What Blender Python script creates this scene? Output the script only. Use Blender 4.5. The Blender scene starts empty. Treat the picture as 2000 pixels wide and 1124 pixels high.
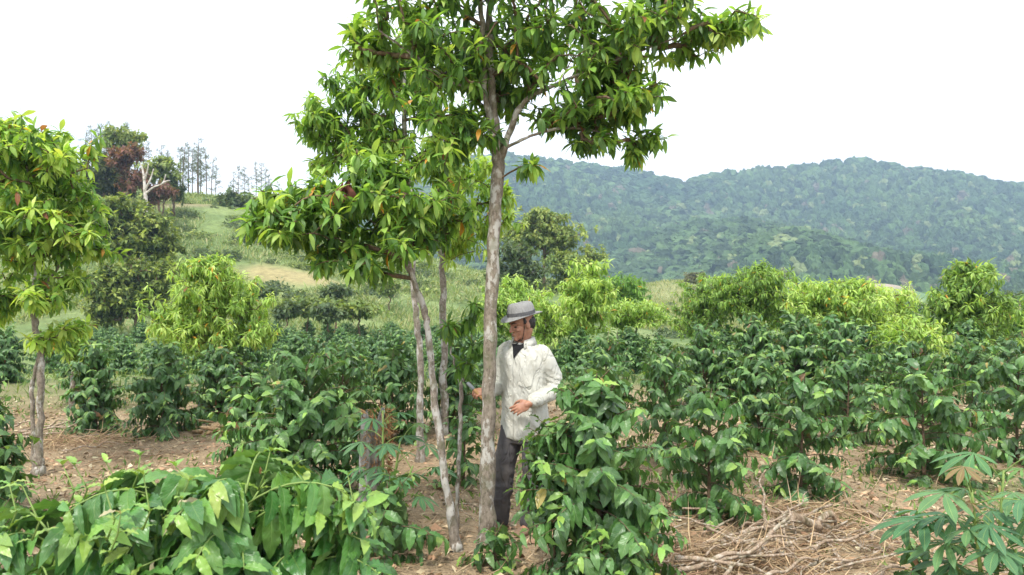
import bpy, math, random
import numpy as np
from mathutils import Vector, Matrix, Euler

random.seed(7)
RNG = np.random.default_rng(7)
S = bpy.context.scene
COL = S.collection
R = math.radians

# ------------------------------------------------------------------ camera
CAM_H, F = 1.8, 1440.0                      # focal length in pixels of a 2000 px wide picture
cd = bpy.data.cameras.new('camera')
cam = bpy.data.objects.new('camera', cd); COL.objects.link(cam)
cam.location = (0, 0, CAM_H); cam.rotation_euler = (R(90), 0, 0)
cd.sensor_width = 36; cd.lens = 36 * F / 2000
cd.clip_start = 0.05; cd.clip_end = 6000
cd.dof.use_dof = True; cd.dof.focus_distance = 5.4; cd.dof.aperture_fstop = 6.3
S.camera = cam

# ------------------------------------------------------------------ sky and sun (bright overcast)
SUN_EL, SUN_AZ = 58, 200                    # degrees; azimuth clockwise from +Y
w = bpy.data.worlds.new('World'); S.world = w; w.use_nodes = True
nt = w.node_tree; nt.nodes.clear()
out = nt.nodes.new('ShaderNodeOutputWorld'); bg = nt.nodes.new('ShaderNodeBackground')
sky = nt.nodes.new('ShaderNodeTexSky'); sky.sky_type = 'NISHITA'; sky.sun_disc = False
sky.sun_elevation = R(SUN_EL); sky.sun_rotation = R(SUN_AZ); sky.dust_density = 4; sky.air_density = 1.0
mixc = nt.nodes.new('ShaderNodeMix'); mixc.data_type = 'RGBA'
tc = nt.nodes.new('ShaderNodeTexCoord'); nz = nt.nodes.new('ShaderNodeTexNoise')
nz.inputs['Scale'].default_value = 2.2; nz.inputs['Detail'].default_value = 5
mp = nt.nodes.new('ShaderNodeMapping'); mp.inputs['Scale'].default_value = (1, 1, 3)
rmp = nt.nodes.new('ShaderNodeMapRange'); rmp.inputs['From Min'].default_value = .25; rmp.inputs['From Max'].default_value = .6
rmp.inputs['To Min'].default_value = .86; rmp.inputs['To Max'].default_value = 1.0
L_ = nt.links.new
L_(tc.outputs['Generated'], mp.inputs['Vector']); L_(mp.outputs['Vector'], nz.inputs['Vector'])
L_(nz.outputs['Fac'], rmp.inputs['Value']); L_(rmp.outputs['Result'], mixc.inputs['Factor'])
L_(sky.outputs['Color'], mixc.inputs['A']); mixc.inputs['B'].default_value = (12.8, 12.95, 13.2, 1)   # cloud deck
L_(mixc.outputs['Result'], bg.inputs['Color']); bg.inputs['Strength'].default_value = 0.1
L_(bg.outputs['Background'], out.inputs['Surface'])
sl = bpy.data.lights.new('sun', 'SUN'); sl.energy = 2.8; sl.angle = R(7); sl.color = (1, .95, .86)
sun = bpy.data.objects.new('sun', sl); COL.objects.link(sun)
_d = Vector((math.sin(R(SUN_AZ)) * math.cos(R(SUN_EL)), math.cos(R(SUN_AZ)) * math.cos(R(SUN_EL)), math.sin(R(SUN_EL))))
sun.rotation_euler = _d.to_track_quat('Z', 'Y').to_euler(); sun.location = (0, -5, 20)
S.view_settings.view_transform = 'Standard'; S.view_settings.look = 'None'
S.view_settings.exposure = 0.75; S.view_settings.gamma = 1
S.cycles.use_denoising = True
S.cycles.max_bounces = 8; S.cycles.diffuse_bounces = 3; S.cycles.glossy_bounces = 2
S.cycles.transmission_bounces = 5; S.cycles.volume_bounces = 0; S.cycles.transparent_max_bounces = 4
S.cycles.sample_clamp_indirect = 6

# ------------------------------------------------------------------ helpers
def nrm(v):
    v = np.asarray(v, float); return v / np.maximum(np.linalg.norm(v, axis=-1, keepdims=True), 1e-9)

def _h(ix, iy):
    n = (ix * 374761393 + iy * 668265263) & 0xffffffff
    n = ((n ^ (n >> 13)) * 1274126177) & 0xffffffff
    return ((n ^ (n >> 16)) & 0xffff) / 65535.0
def vnoise(x, y):
    x = np.asarray(x, float); y = np.asarray(y, float)
    ix = np.floor(x).astype(np.int64); iy = np.floor(y).astype(np.int64)
    fx = x - ix; fy = y - iy; fx = fx * fx * (3 - 2 * fx); fy = fy * fy * (3 - 2 * fy)
    a, b, c, d = _h(ix, iy), _h(ix + 1, iy), _h(ix, iy + 1), _h(ix + 1, iy + 1)
    return (a + (b - a) * fx) * (1 - fy) + (c + (d - c) * fx) * fy
def fbm(x, y, o=4):
    s = 0; a = .5; t = 0
    for k in range(o):
        s = s + a * vnoise(np.asarray(x) * 2 ** k + 17 * k, np.asarray(y) * 2 ** k + 31 * k); t += a; a *= .5
    return s / t
def sst(a, b, x):
    t = np.clip((np.asarray(x, float) - a) / (b - a), 0, 1); return t * t * (3 - 2 * t)

def X(px, Y): return (px - 1000) / F * Y
def Z(py, Y): return CAM_H - (py - 562) / F * Y

class MB:
    """collects geometry for ONE mesh object"""
    def __init__(s): s.v = []; s.f = []; s.uv = []; s.c = []; s.n = 0
    def add(s, v, faces, uv=None, col=None):
        v = np.asarray(v, float).reshape(-1, 3); k = len(v)
        for f in (faces if isinstance(faces, (list, tuple)) and len(faces) and isinstance(faces[0], np.ndarray) and faces[0].ndim == 2 else [np.asarray(faces)]):
            if len(f): s.f.append(f + s.n)
        s.v.append(v); s.uv.append(np.zeros((k, 2)) if uv is None else np.asarray(uv, float).reshape(-1, 2))
        c = np.ones((k, 4)); 
        if col is not None: c[:, :3] = np.asarray(col, float)
        s.c.append(c); s.n += k
    def mesh(s, name, mat, smooth=True):
        me = bpy.data.meshes.new(name)
        v = np.concatenate(s.v); me.vertices.add(len(v)); me.vertices.foreach_set('co', v.astype(np.float32).ravel())
        lens = np.concatenate([np.full(len(f), f.shape[1]) for f in s.f]); idx = np.concatenate([f.ravel() for f in s.f])
        me.loops.add(len(idx)); me.loops.foreach_set('vertex_index', idx.astype(np.int32))
        st = np.concatenate([[0], np.cumsum(lens)[:-1]])
        me.polygons.add(len(lens)); me.polygons.foreach_set('loop_start', st.astype(np.int32)); me.polygons.foreach_set('loop_total', lens.astype(np.int32))
        me.polygons.foreach_set('use_smooth', np.full(len(lens), smooth))
        uv = np.concatenate(s.uv)[idx]; ul = me.uv_layers.new(name='uv'); ul.data.foreach_set('uv', uv.astype(np.float32).ravel())
        ca = me.color_attributes.new('tint', 'FLOAT_COLOR', 'POINT'); ca.data.foreach_set('color', np.concatenate(s.c).astype(np.float32).ravel())
        me.update(calc_edges=True); me.materials.append(mat)
        return me
    def build(s, name, mat, parent=None, smooth=True, loc=None):
        o = bpy.data.objects.new(name, s.mesh(name, mat, smooth)); COL.objects.link(o)
        if parent: o.parent = parent
        if loc is not None: o.location = loc
        return o

def tag(o, label=None, cat=None, group=None, kind=None):
    if label: o['label'] = label
    if cat: o['category'] = cat
    if group: o['group'] = group
    if kind: o['kind'] = kind
    return o
def empty(name, loc, rz=0):
    o = bpy.data.objects.new(name, None); COL.objects.link(o); o.location = loc; o.rotation_euler = (0, 0, rz)
    o.empty_display_size = .1
    return o
def copy_tree(o, parent=None):
    c = o.copy(); COL.objects.link(c)
    if parent: c.parent = parent
    for ch in [q for q in KIDS.get(o.name, [])]: copy_tree(ch, c)
    return c
KIDS = {}
def kid(parent, *ch):
    KIDS.setdefault(parent.name, []).extend(ch)

def tube_arrays(pts, rad, n=6, cap=True):
    pts = np.asarray(pts, float); rad = np.asarray(rad, float); m = len(pts)
    t = np.gradient(pts, axis=0); t = nrm(t)
    ref = np.array([0, 0, 1.]) if abs(t[:, 2]).mean() < .8 else np.array([1., 0, 0])
    a = nrm(np.cross(t, ref)); b = np.cross(t, a)
    ang = np.linspace(0, 2 * np.pi, n, endpoint=False)
    v = pts[:, None] + rad[:, None, None] * (np.cos(ang)[None, :, None] * a[:, None] + np.sin(ang)[None, :, None] * b[:, None])
    v = v.reshape(-1, 3)
    i = np.arange(m - 1)[:, None] * n; j = np.arange(n)[None]; j2 = (j + 1) % n
    q = np.stack([i + j, i + j2, i + n + j2, i + n + j], -1).reshape(-1, 4)
    L = np.concatenate([[0], np.cumsum(np.linalg.norm(np.diff(pts, axis=0), axis=1))])
    uv = np.stack([np.tile(ang / 6.283, m), np.repeat(L, n)], -1)
    fs = [q]
    if cap: fs += [np.arange(n)[None, ::-1], (np.arange(n) + (m - 1) * n)[None]]
    return v, fs, uv
def spline(pts, n):
    """catmull-rom resample, any number of columns"""
    p = np.asarray(pts, float); m = len(p)
    p = np.vstack([2 * p[0] - p[1], p, 2 * p[-1] - p[-2]])
    u = np.linspace(0, m - 1 - 1e-6, n); i = u.astype(int); t = (u - i)[:, None]
    a, b, c, d = p[i], p[i + 1], p[i + 2], p[i + 3]
    return .5 * (2 * b + (c - a) * t + (2 * a - 5 * b + 4 * c - d) * t ** 2 + (3 * b - a - 3 * c + d) * t ** 3)

# ------------------------------------------------------------------ materials
def new_mat(name):
    m = bpy.data.materials.new(name); m.use_nodes = True; n = m.node_tree; n.nodes.clear()
    return m, n, n.nodes.new('ShaderNodeOutputMaterial')
def N(n, typ, **kw):
    x = n.nodes.new(typ)
    for k, v in kw.items():
        if k in x.inputs: x.inputs[k].default_value = v
        else: setattr(x, k, v)
    return x
def ramp(n, stops):
    r = n.nodes.new('ShaderNodeValToRGB'); e = r.color_ramp.elements
    while len(e) < len(stops): e.new(.5)
    for q, (p, c) in zip(e, stops): q.position = p; q.color = (*c, 1) if len(c) == 3 else c
    return r
def math_n(n, op, a, b=None, c=None):
    x = n.nodes.new('ShaderNodeMath'); x.operation = op
    for i, v in enumerate((a, b, c)):
        if v is None: continue
        if isinstance(v, (int, float)): x.inputs[i].default_value = v
        else: n.links.new(v, x.inputs[i])
    return x.outputs[0]
def mixcol(n, fac, a, b, blend='MIX'):
    x = n.nodes.new('ShaderNodeMix'); x.data_type = 'RGBA'; x.blend_type = blend
    for k, v in (('Factor', fac), ('A', a), ('B', b)):
        if isinstance(v, (int, float)): x.inputs[k].default_value = v
        elif isinstance(v, tuple): x.inputs[k].default_value = (*v, 1)
        else: n.links.new(v, x.inputs[k])
    return x.outputs['Result']

def leaf_mat(name, rough=.38, trans=.35, veins=9, vein_amt=.35, bump=.25, spec=.5, tgain=1.6):
    m, n, out = new_mat(name); L = n.links.new
    at = N(n, 'ShaderNodeAttribute', attribute_name='tint')
    uv = N(n, 'ShaderNodeUVMap', uv_map='uv'); sx = N(n, 'ShaderNodeSeparateXYZ'); L(uv.outputs[0], sx.inputs[0])
    au = math_n(n, 'ABSOLUTE', math_n(n, 'SUBTRACT', sx.outputs[0], .5))
    mid = math_n(n, 'SUBTRACT', 1.0, math_n(n, 'MULTIPLY', au, 22)); mid = math_n(n, 'MAXIMUM', mid, 0)
    w_ = math_n(n, 'SUBTRACT', math_n(n, 'MULTIPLY', sx.outputs[1], veins), math_n(n, 'MULTIPLY', au, veins * .55))
    fr = math_n(n, 'FRACT', w_); tri = math_n(n, 'ABSOLUTE', math_n(n, 'SUBTRACT', fr, .5))
    lat = math_n(n, 'MAXIMUM', math_n(n, 'SUBTRACT', 1.0, math_n(n, 'MULTIPLY', tri, 7)), 0)
    v = math_n(n, 'MAXIMUM', mid, math_n(n, 'MULTIPLY', lat, .45))
    geo = N(n, 'ShaderNodeNewGeometry')
    c1 = mixcol(n, math_n(n, 'MULTIPLY', v, vein_amt), at.outputs['Color'], (.32, .44, .14))
    ns = N(n, 'ShaderNodeTexNoise', Scale=14.0, Detail=3.0); tco = N(n, 'ShaderNodeTexCoord'); L(tco.outputs['Object'], ns.inputs['Vector'])
    mr = N(n, 'ShaderNodeMapRange'); L(ns.outputs['Fac'], mr.inputs[0]); mr.inputs[3].default_value = .72; mr.inputs[4].default_value = 1.28
    hs = N(n, 'ShaderNodeHueSaturation'); L(mr.outputs[0], hs.inputs['Value']); L(c1, hs.inputs['Color'])
    back = mixcol(n, math_n(n, 'MULTIPLY', geo.outputs['Backfacing'], .45), hs.outputs[0], (.17, .24, .10))
    p = N(n, 'ShaderNodeBsdfPrincipled', Roughness=rough); p.inputs['Specular IOR Level'].default_value = spec
    L(back, p.inputs['Base Color'])
    L(math_n(n, 'ADD', math_n(n, 'MULTIPLY', geo.outputs['Backfacing'], .3), rough), p.inputs['Roughness'])
    bm = N(n, 'ShaderNodeBump', Strength=bump, Distance=.01); L(math_n(n, 'SUBTRACT', 1.0, math_n(n,'MAXIMUM', mid, lat)), bm.inputs['Height'])
    if bump: L(bm.outputs[0], p.inputs['Normal'])
    tr = N(n, 'ShaderNodeBsdfTranslucent')
    tcx = mixcol(n, 1.0, hs.outputs[0], (tgain * 1.15, tgain * 1.1, tgain * .5), 'MULTIPLY'); L(tcx, tr.inputs['Color'])
    mx = N(n, 'ShaderNodeMixShader'); mx.inputs[0].default_value = trans
    L(p.outputs[0], mx.inputs[1]); L(tr.outputs[0], mx.inputs[2]); L(mx.outputs[0], out.inputs['Surface'])
    return m
def bark_mat(name, base, pale, dark, lichen=.5, scale=9):
    m, n, out = new_mat(name); L = n.links.new
    tco = N(n, 'ShaderNodeTexCoord'); mp = N(n, 'ShaderNodeMapping'); mp.inputs['Scale'].default_value = (1, 1, .55); L(tco.outputs['Object'], mp.inputs[0])
    a = N(n, 'ShaderNodeTexNoise', Scale=scale, Detail=8.0, Roughness=.65); L(mp.outputs[0], a.inputs['Vector'])
    b = N(n, 'ShaderNodeTexNoise', Scale=scale * 3.5, Detail=6.0, Roughness=.7); L(mp.outputs[0], b.inputs['Vector'])
    c = N(n, 'ShaderNodeTexNoise', Scale=scale * .8, Detail=2.0); L(tco.outputs['Object'], c.inputs['Vector'])
    r1 = ramp(n, [(.35, dark), (.55, base), (.75, tuple(x * 1.25 for x in base))]); L(b.outputs['Fac'], r1.inputs[0])
    r2 = ramp(n, [(lichen, (0, 0, 0)), (lichen + .06, (1, 1, 1))]); L(a.outputs['Fac'], r2.inputs[0])
    cc = mixcol(n, math_n(n, 'MULTIPLY', r2.outputs[0], .8), r1.outputs[0], pale)
    r3 = ramp(n, [(.5, (0, 0, 0)), (.66, (1, 1, 1))]); L(c.outputs['Fac'], r3.inputs[0])
    cc = mixcol(n, math_n(n, 'MULTIPLY', r3.outputs[0], .45), cc, (.10, .11, .05))
    at = N(n, 'ShaderNodeAttribute', attribute_name='tint')
    cc = mixcol(n, 1.0, cc, at.outputs['Color'], 'MULTIPLY')
    p = N(n, 'ShaderNodeBsdfPrincipled', Roughness=.9); p.inputs['Specular IOR Level'].default_value = .2; L(cc, p.inputs['Base Color'])
    bm = N(n, 'ShaderNodeBump', Strength=.6, Distance=.01); L(b.outputs['Fac'], bm.inputs['Height']); L(bm.outputs[0], p.inputs['Normal'])
    L(p.outputs[0], out.inputs['Surface']); return m
def simple_mat(name, col, rough=.8, noise=.25, scale=20, bump=.2, spec=.3, tint=False):
    m, n, out = new_mat(name); L = n.links.new
    tco = N(n, 'ShaderNodeTexCoord'); a = N(n, 'ShaderNodeTexNoise', Scale=float(scale), Detail=6.0, Roughness=.6); L(tco.outputs['Object'], a.inputs['Vector'])
    mr = N(n, 'ShaderNodeMapRange'); L(a.outputs['Fac'], mr.inputs[0]); mr.inputs[1].default_value = .25; mr.inputs[2].default_value = .75
    mr.inputs[3].default_value = 1 - noise; mr.inputs[4].default_value = 1 + noise
    hs = N(n, 'ShaderNodeHueSaturation'); L(mr.outputs[0], hs.inputs['Value']); hs.inputs['Color'].default_value = (*col, 1)
    src = hs.outputs[0]
    if tint:
        at = N(n, 'ShaderNodeAttribute', attribute_name='tint'); L(at.outputs['Color'], hs.inputs['Color'])
    p = N(n, 'ShaderNodeBsdfPrincipled', Roughness=rough); p.inputs['Specular IOR Level'].default_value = spec; L(src, p.inputs['Base Color'])
    if bump:
        bm = N(n, 'ShaderNodeBump', Strength=bump, Distance=.01); L(a.outputs['Fac'], bm.inputs['Height']); L(bm.outputs[0], p.inputs['Normal'])
    L(p.outputs[0], out.inputs['Surface']); return m

M = {}
M['coffee'] = leaf_mat('coffee_leaf', rough=.37, trans=.2, veins=9, vein_amt=.26, bump=.3, spec=.55)
M['shade'] = leaf_mat('shade_tree_leaf', rough=.45, trans=.42, veins=13, vein_amt=.25, bump=.15, spec=.4)
M['lime'] = leaf_mat('young_shade_leaf', rough=.5, trans=.4, veins=8, vein_amt=.2, bump=0, spec=.35)
M['cassava'] = leaf_mat('cassava_leaf', rough=.5, trans=.25, veins=12, vein_amt=.6, bump=.2, spec=.35)
M['far_leaf'] = leaf_mat('far_leaf', rough=.6, trans=.3, veins=1, vein_amt=0, bump=0, spec=.25)
M['far_crown'] = simple_mat('far_crown', (.1, .1, .1), .85, .35, .9, 0, .15, tint=True)
M['litter'] = simple_mat('dry_leaf', (.3, .2, .12), .85, .25, 30, .2, .2, tint=True)
M['bark'] = bark_mat('bark_lichen', (.24, .205, .165), (.45, .44, .405), (.11, .09, .07), .52, 15)
M['bark_pale'] = bark_mat('bark_pale', (.24, .205, .17), (.46, .45, .42), (.11, .09, .07), .50, 13)
M['twig'] = bark_mat('twig_bark', (.16, .11, .07), (.3, .26, .2), (.07, .05, .035), .62, 14)
M['greenstem'] = simple_mat('green_stem', (.18, .26, .07), .6, .2, 25, .1)
M['deadwood'] = bark_mat('dead_wood', (.28, .265, .24), (.42, .41, .39), (.12, .105, .09), .5, 12)
M['stick'] = bark_mat('dry_stick', (.34, .26, .19), (.5, .44, .37), (.17, .12, .085), .52, 16)
M['straw'] = simple_mat('straw', (.4, .3, .18), .85, .2, 12, 0, .2, tint=True)

# ------------------------------------------------------------------ terrain
def H(x, y):
    x = np.asarray(x, float); y = np.asarray(y, float)
    d = np.maximum(y, .1)
    z = -.06 * sst(0, 6, x) * 0 + 0
    # near field: nearly level, small undulation
    z = z + (fbm(x * .6, y * .6, 3) - .5) * .10 * sst(3, 8, np.hypot(x, y)) + (fbm(x * 2.3 + 5, y * 2.3, 3) - .5) * .035
    # gentle dip beyond the near rows
    z = z - 1.25 * sst(13, 28, y) - 1.2 * sst(20, 70, y) * sst(-20, 25, x)
    # hill on the left
    crest = np.interp(x, [-200, -110, -75, -58, -45, -32, -20, -7, 6, 18, 40], [20, 26, 24, 20, 16.5, 15, 10.8, 7.6, 5.5, 2, 0])
    ridge = 104 + 10 * np.sin(x * .03)
    up = sst(42, 1, 0) if False else np.clip((y - 44) / (ridge - 44), 0, 1)
    prof = (up ** 1.4) * (1.45 - .45 * up ** 2)
    prof = np.clip(prof, 0, 1)
    down = 1 - sst(0, 120, y - ridge) * 1.25
    z = z + crest * np.where(y < ridge, prof, down)
    z = z + (fbm(x * .07, y * .07, 4) - .5) * 3.2 * sst(45, 75, y)
    # cultivated rise in the middle
    z = z + 7.2 * np.exp(-(((x - 38) / 27) ** 2 + ((y - 138) / 30) ** 2))
    # small hill with a bare top further right
    z = z + (14.5 + 5 * (fbm(x * .05, y * .05, 3) - .5)) * np.exp(-np.abs((x - 128) / 36) ** 1.5 - np.abs((y - 255) / 36) ** 1.7)
    z = z - 9 * sst(60, 260, y)
    return z
def Hs(x, y): return float(H(np.array([x]), np.array([y]))[0])

RX = [-900, -300, 0, 120, 330, 420, 500, 590, 640, 700, 790, 850, 930, 1010, 1100, 1250]
def ridge_h(x):
    px = 1000 + x / 860 * F
    py = np.interp(px, [300, 500, 700, 850, 990, 1050, 1120, 1200, 1270, 1340, 1400, 1450, 1500, 1560, 1640, 1700, 1760, 1830, 1900, 1960, 2000, 2100, 2300],
                   [470, 420, 380, 330, 308, 312, 318, 328, 336, 352, 341, 337, 330, 329, 318, 322, 336, 348, 362, 372, 366, 372, 400])
    return CAM_H + (562 - py) / F * 860
def spur_h(x):
    px = 1000 + x / 560 * F
    py = np.interp(px, [900, 1100, 1200, 1280, 1370, 1450, 1540, 1650, 1760, 1900, 2050, 2200], [560, 530, 500, 470, 440, 428, 440, 470, 500, 500, 470, 460])
    return CAM_H + (562 - py) / F * 560
def HM(x, y):
    yr = 860 + 30 * np.sin(x * .008)
    up = np.clip((y - 330) / (yr - 330), 0, 1)
    main = -14 + (ridge_h(x) + 14) * np.where(y < yr, .55 * up + .45 * up ** 2.2, 1 - .8 * sst(0, 350, y - yr))
    ys = 555 + 22 * np.sin(x * .015)
    sp = -14 + (spur_h(x) + 14) * np.where(y < ys, np.clip((y - 330) / (ys - 330), 0, 1) ** .9, 1 - sst(0, 230, y - ys))
    z = np.maximum(main, sp)
    fold = np.abs(fbm(x * .006 + 3, y * .0035, 3) - .5) * 2
    z = z + (fold - .35) * 58 * sst(340, 520, y) * (1 - .85 * sst(yr - 160, yr, y))
    z = z + (fbm(x * .012, y * .012, 4) - .5) * 16 * sst(330, 450, y) * (1 - .75 * sst(yr - 90, yr, y))
    return z

def grid(name, xs, ys, hf, mat, colf=None, kind='structure'):
    gx, gy = np.meshgrid(xs, ys); nx, ny = len(xs), len(ys)
    v = np.stack([gx, gy, hf(gx, gy)], -1).reshape(-1, 3)
    i = (np.arange(ny - 1)[:, None] * nx + np.arange(nx - 1)[None]).ravel()
    q = np.stack([i, i + 1, i + nx + 1, i + nx], -1)
    b = MB(); b.add(v, q, v[:, :2], colf(v[:, 0], v[:, 1], v[:, 2]) if colf else None)
    o = b.build(name, mat); tag(o, kind=kind); return o

def ground_mat():
    m, n, out = new_mat('soil_and_grass'); L = n.links.new
    at = N(n, 'ShaderNodeAttribute', attribute_name='tint'); tco = N(n, 'ShaderNodeTexCoord')
    a = N(n, 'ShaderNodeTexNoise', Scale=1.6, Detail=10.0, Roughness=.7); L(tco.outputs['Object'], a.inputs['Vector'])
    b = N(n, 'ShaderNodeTexNoise', Scale=28.0, Detail=8.0, Roughness=.75); L(tco.outputs['Object'], b.inputs['Vector'])
    vo = N(n, 'ShaderNodeTexVoronoi', Scale=42.0); L(tco.outputs['Object'], vo.inputs['Vector'])
    mr = N(n, 'ShaderNodeMapRange'); L(a.outputs['Fac'], mr.inputs[0]); mr.inputs[1].default_value = .3; mr.inputs[2].default_value = .7; mr.inputs[3].default_value = .7; mr.inputs[4].default_value = 1.3
    mr2 = N(n, 'ShaderNodeMapRange'); L(b.outputs['Fac'], mr2.inputs[0]); mr2.inputs[1].default_value = .3; mr2.inputs[2].default_value = .7; mr2.inputs[3].default_value = .6; mr2.inputs[4].default_value = 1.35
    hs = N(n, 'ShaderNodeHueSaturation'); L(at.outputs['Color'], hs.inputs['Color']); L(math_n(n, 'MULTIPLY', mr.outputs[0], mr2.outputs[0]), hs.inputs['Value'])
    p = N(n, 'ShaderNodeBsdfPrincipled', Roughness=.95); p.inputs['Specular IOR Level'].default_value = .15; L(hs.outputs[0], p.inputs['Base Color'])
    bm = N(n, 'ShaderNodeBump', Strength=.8, Distance=.03); L(math_n(n, 'ADD', b.outputs['Fac'], vo.outputs['Distance']), bm.inputs['Height']); L(bm.outputs[0], p.inputs['Normal'])
    L(p.outputs[0], out.inputs['Surface']); return m
M['ground'] = ground_mat()

def blob(x, y, cx, cy, rx, ry):
    return np.exp(-(((x - cx) / rx) ** 2 + ((y - cy) / ry) ** 2))
def gcol(x, y, z):
    n1 = fbm(x * .9, y * .9, 4)[:, None]; n2 = fbm(x * .11 + 9, y * .11, 4)[:, None]; n3 = fbm(x * .35 + 4, y * .35 + 7, 4)[:, None]
    soil = np.array([.25, .175, .10]) * (1 - n1) + np.array([.36, .28, .185]) * n1
    weeds = np.array([.13, .17, .06])
    near = soil * (1 - .55 * sst(.55, .68, n3)) + weeds * .55 * sst(.55, .68, n3)
    grass = np.array([.12, .19, .06]) * (1 - n2) + np.array([.26, .31, .13]) * n2
    grass = grass * (1 - .5 * sst(.5, .62, n3)) + np.array([.08, .14, .05]) * .5 * sst(.5, .62, n3)
    dry = np.array([.33, .285, .14])
    c = near * (1 - sst(11, 17, y)[:, None]) + grass * sst(11, 17, y)[:, None]
    k = sst(.2, .75, .25 * (n1[:, 0] - .5) + blob(x, y, -18.8, 64, 5.6, 2.9) + .12 * (n3[:, 0] - .5))[:, None]; c = c * (1 - k) + dry * k     # harvested patch on the hillside
    k = sst(.4, .55, blob(x, y, -42, 82, 10, 4))[:, None] * .5; c = c * (1 - k) + np.array([.38, .27, .18]) * k
    # cultivated rise: dry, furrowed
    k = sst(.3, .7, blob(x, y, 38, 120, 22, 22))[:, None]
    fur = (.5 + .5 * np.sin((x * .8 + y * .5) * 2.2))[:, None] * .5
    c = c * (1 - k) + (np.array([.30, .30, .14]) * (1 - fur) + np.array([.20, .26, .10]) * fur) * k
    k = sst(.5, .6, blob(x, y, 42, 108, 12, 3.2))[:, None]; c = c * (1 - k) + np.array([.42, .28, .17]) * k
    # far hill: bare pink earth top, green field on its face
    k = sst(.6, .75, blob(x, y, 129, 262, 26, 26))[:, None]; c = c * (1 - k) + np.array([.34, .28, .22]) * k
    k = sst(.5, .6, blob(x, y, 146, 240, 22, 16))[:, None]; c = c * (1 - k) + np.array([.13, .21, .09]) * k
    # pale track on the hillside
    k = sst(.5, .6, np.exp(-((y - (53.0 + (x + 16) * .25)) / .55) ** 2) * (np.abs(x + 16.5) < 4.5))[:, None]; c = c * (1 - k) + np.array([.5, .43, .35]) * k
    return c
sg = lambda lo, hi, c, n, s: c + s * np.sinh(np.linspace(math.asinh((lo - c) / s), math.asinh((hi - c) / s), n))
ground = grid('ground', sg(-420, 420, 0, 460, 3.0), sg(-60, 420, 6, 460, 3.0), H, M['ground'], gcol)
def mcol(x, y, z): return np.array([.035, .06, .028])[None] * (1 + 0 * x[:, None])
M['forest_floor'] = simple_mat('forest_floor', (.035, .06, .028), .95, .3, .05, 0, .1)
mountain = grid('mountain', np.linspace(-700, 1300, 260), np.linspace(325, 1250, 150), HM, M['forest_floor'])

# ------------------------------------------------------------------ leaves
def leaf_tpl(rows, cols, width, droop=.25, fold=.12, wave=0., wn=5, tip=1.6, belly=.45, twist=0., seed=0):
    """a leaf blade of unit length along +Y; width = full width / length"""
    r = np.random.default_rng(seed)
    v_ = np.linspace(0, 1, rows + 1); u_ = np.linspace(-1, 1, 2 * cols + 1)
    a = belly / (1 - belly)
    prof = (v_ ** a) * (1 - v_) ** tip if False else np.sin(np.pi * v_ ** (math.log(.5) / math.log(belly))) ** .85
    prof = prof * (1 - .55 * np.clip((v_ - .78) / .22, 0, 1) ** 1.0 * .6) + .03
    prof[-1] = .012
    V, U = np.meshgrid(v_, u_, indexing='ij')
    hw = (prof * width / 2)[:, None]
    x = U * hw
    z = -droop * V ** 2 + fold * np.abs(x) * 1.0 * (1 - 2.2 * V * droop)
    ph = r.uniform(0, 6.28)
    wv = wave * np.sin(V * wn * 6.283 + ph + (U > 0) * 1.3) * np.abs(U) ** 1.5 * np.sin(np.pi * np.clip(V, 0, 1))
    z = z + wv; x = x + wv * .4 * np.sign(U)
    bend = np.sqrt(1 - .5 * droop * V)
    x = x + twist * V ** 2 * .3
    P_ = np.stack([x, V * bend, z], -1).reshape(-1, 3)
    nc = 2 * cols + 1
    i = (np.arange(rows)[:, None] * nc + np.arange(nc - 1)[None]).ravel()
    q = np.stack([i, i + 1, i + nc + 1, i + nc], -1)
    uv = np.stack([(U + 1) / 2, V], -1).reshape(-1, 2)
    return P_, q, uv
def tplset(rows, cols, width, n=4, **k):
    r = random.Random(3)
    dr = k.pop('droop', .25)
    return [leaf_tpl(rows, cols, width * r.uniform(.85, 1.15), droop=dr * r.uniform(.3, 1.7), twist=r.uniform(-.6, .6), seed=s, **k) for s in range(n)]
T = {
 'coffee_hi': tplset(14, 3, .40, 7, droop=.36, fold=.40, wave=.036, wn=3.8),
 'coffee_wavy': tplset(18, 3, .39, 8, droop=.42, fold=.45, wave=.040, wn=4.2),
 'coffee_mid': tplset(7, 1, .37, 6, droop=.36, fold=.4, wave=.045, wn=2.6),
 'coffee_lo': tplset(4, 1, .40, 5, droop=.38, fold=.35),
 'shade_hi': tplset(7, 1, .265, 6, droop=.36, fold=.3, wave=.015, wn=2, belly=.5),
 'shade_mid': tplset(4, 1, .23, 5, droop=.45, fold=.25, belly=.5),
 'shade_lo': tplset(2, 1, .26, 4, droop=.4, fold=.2, belly=.5),
 'lobe': tplset(8, 1, .24, 4, droop=.16, fold=.3, wave=0, belly=.6),
 'clump': tplset(2, 1, .75, 4, droop=.3, fold=.3, belly=.5),
}
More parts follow.
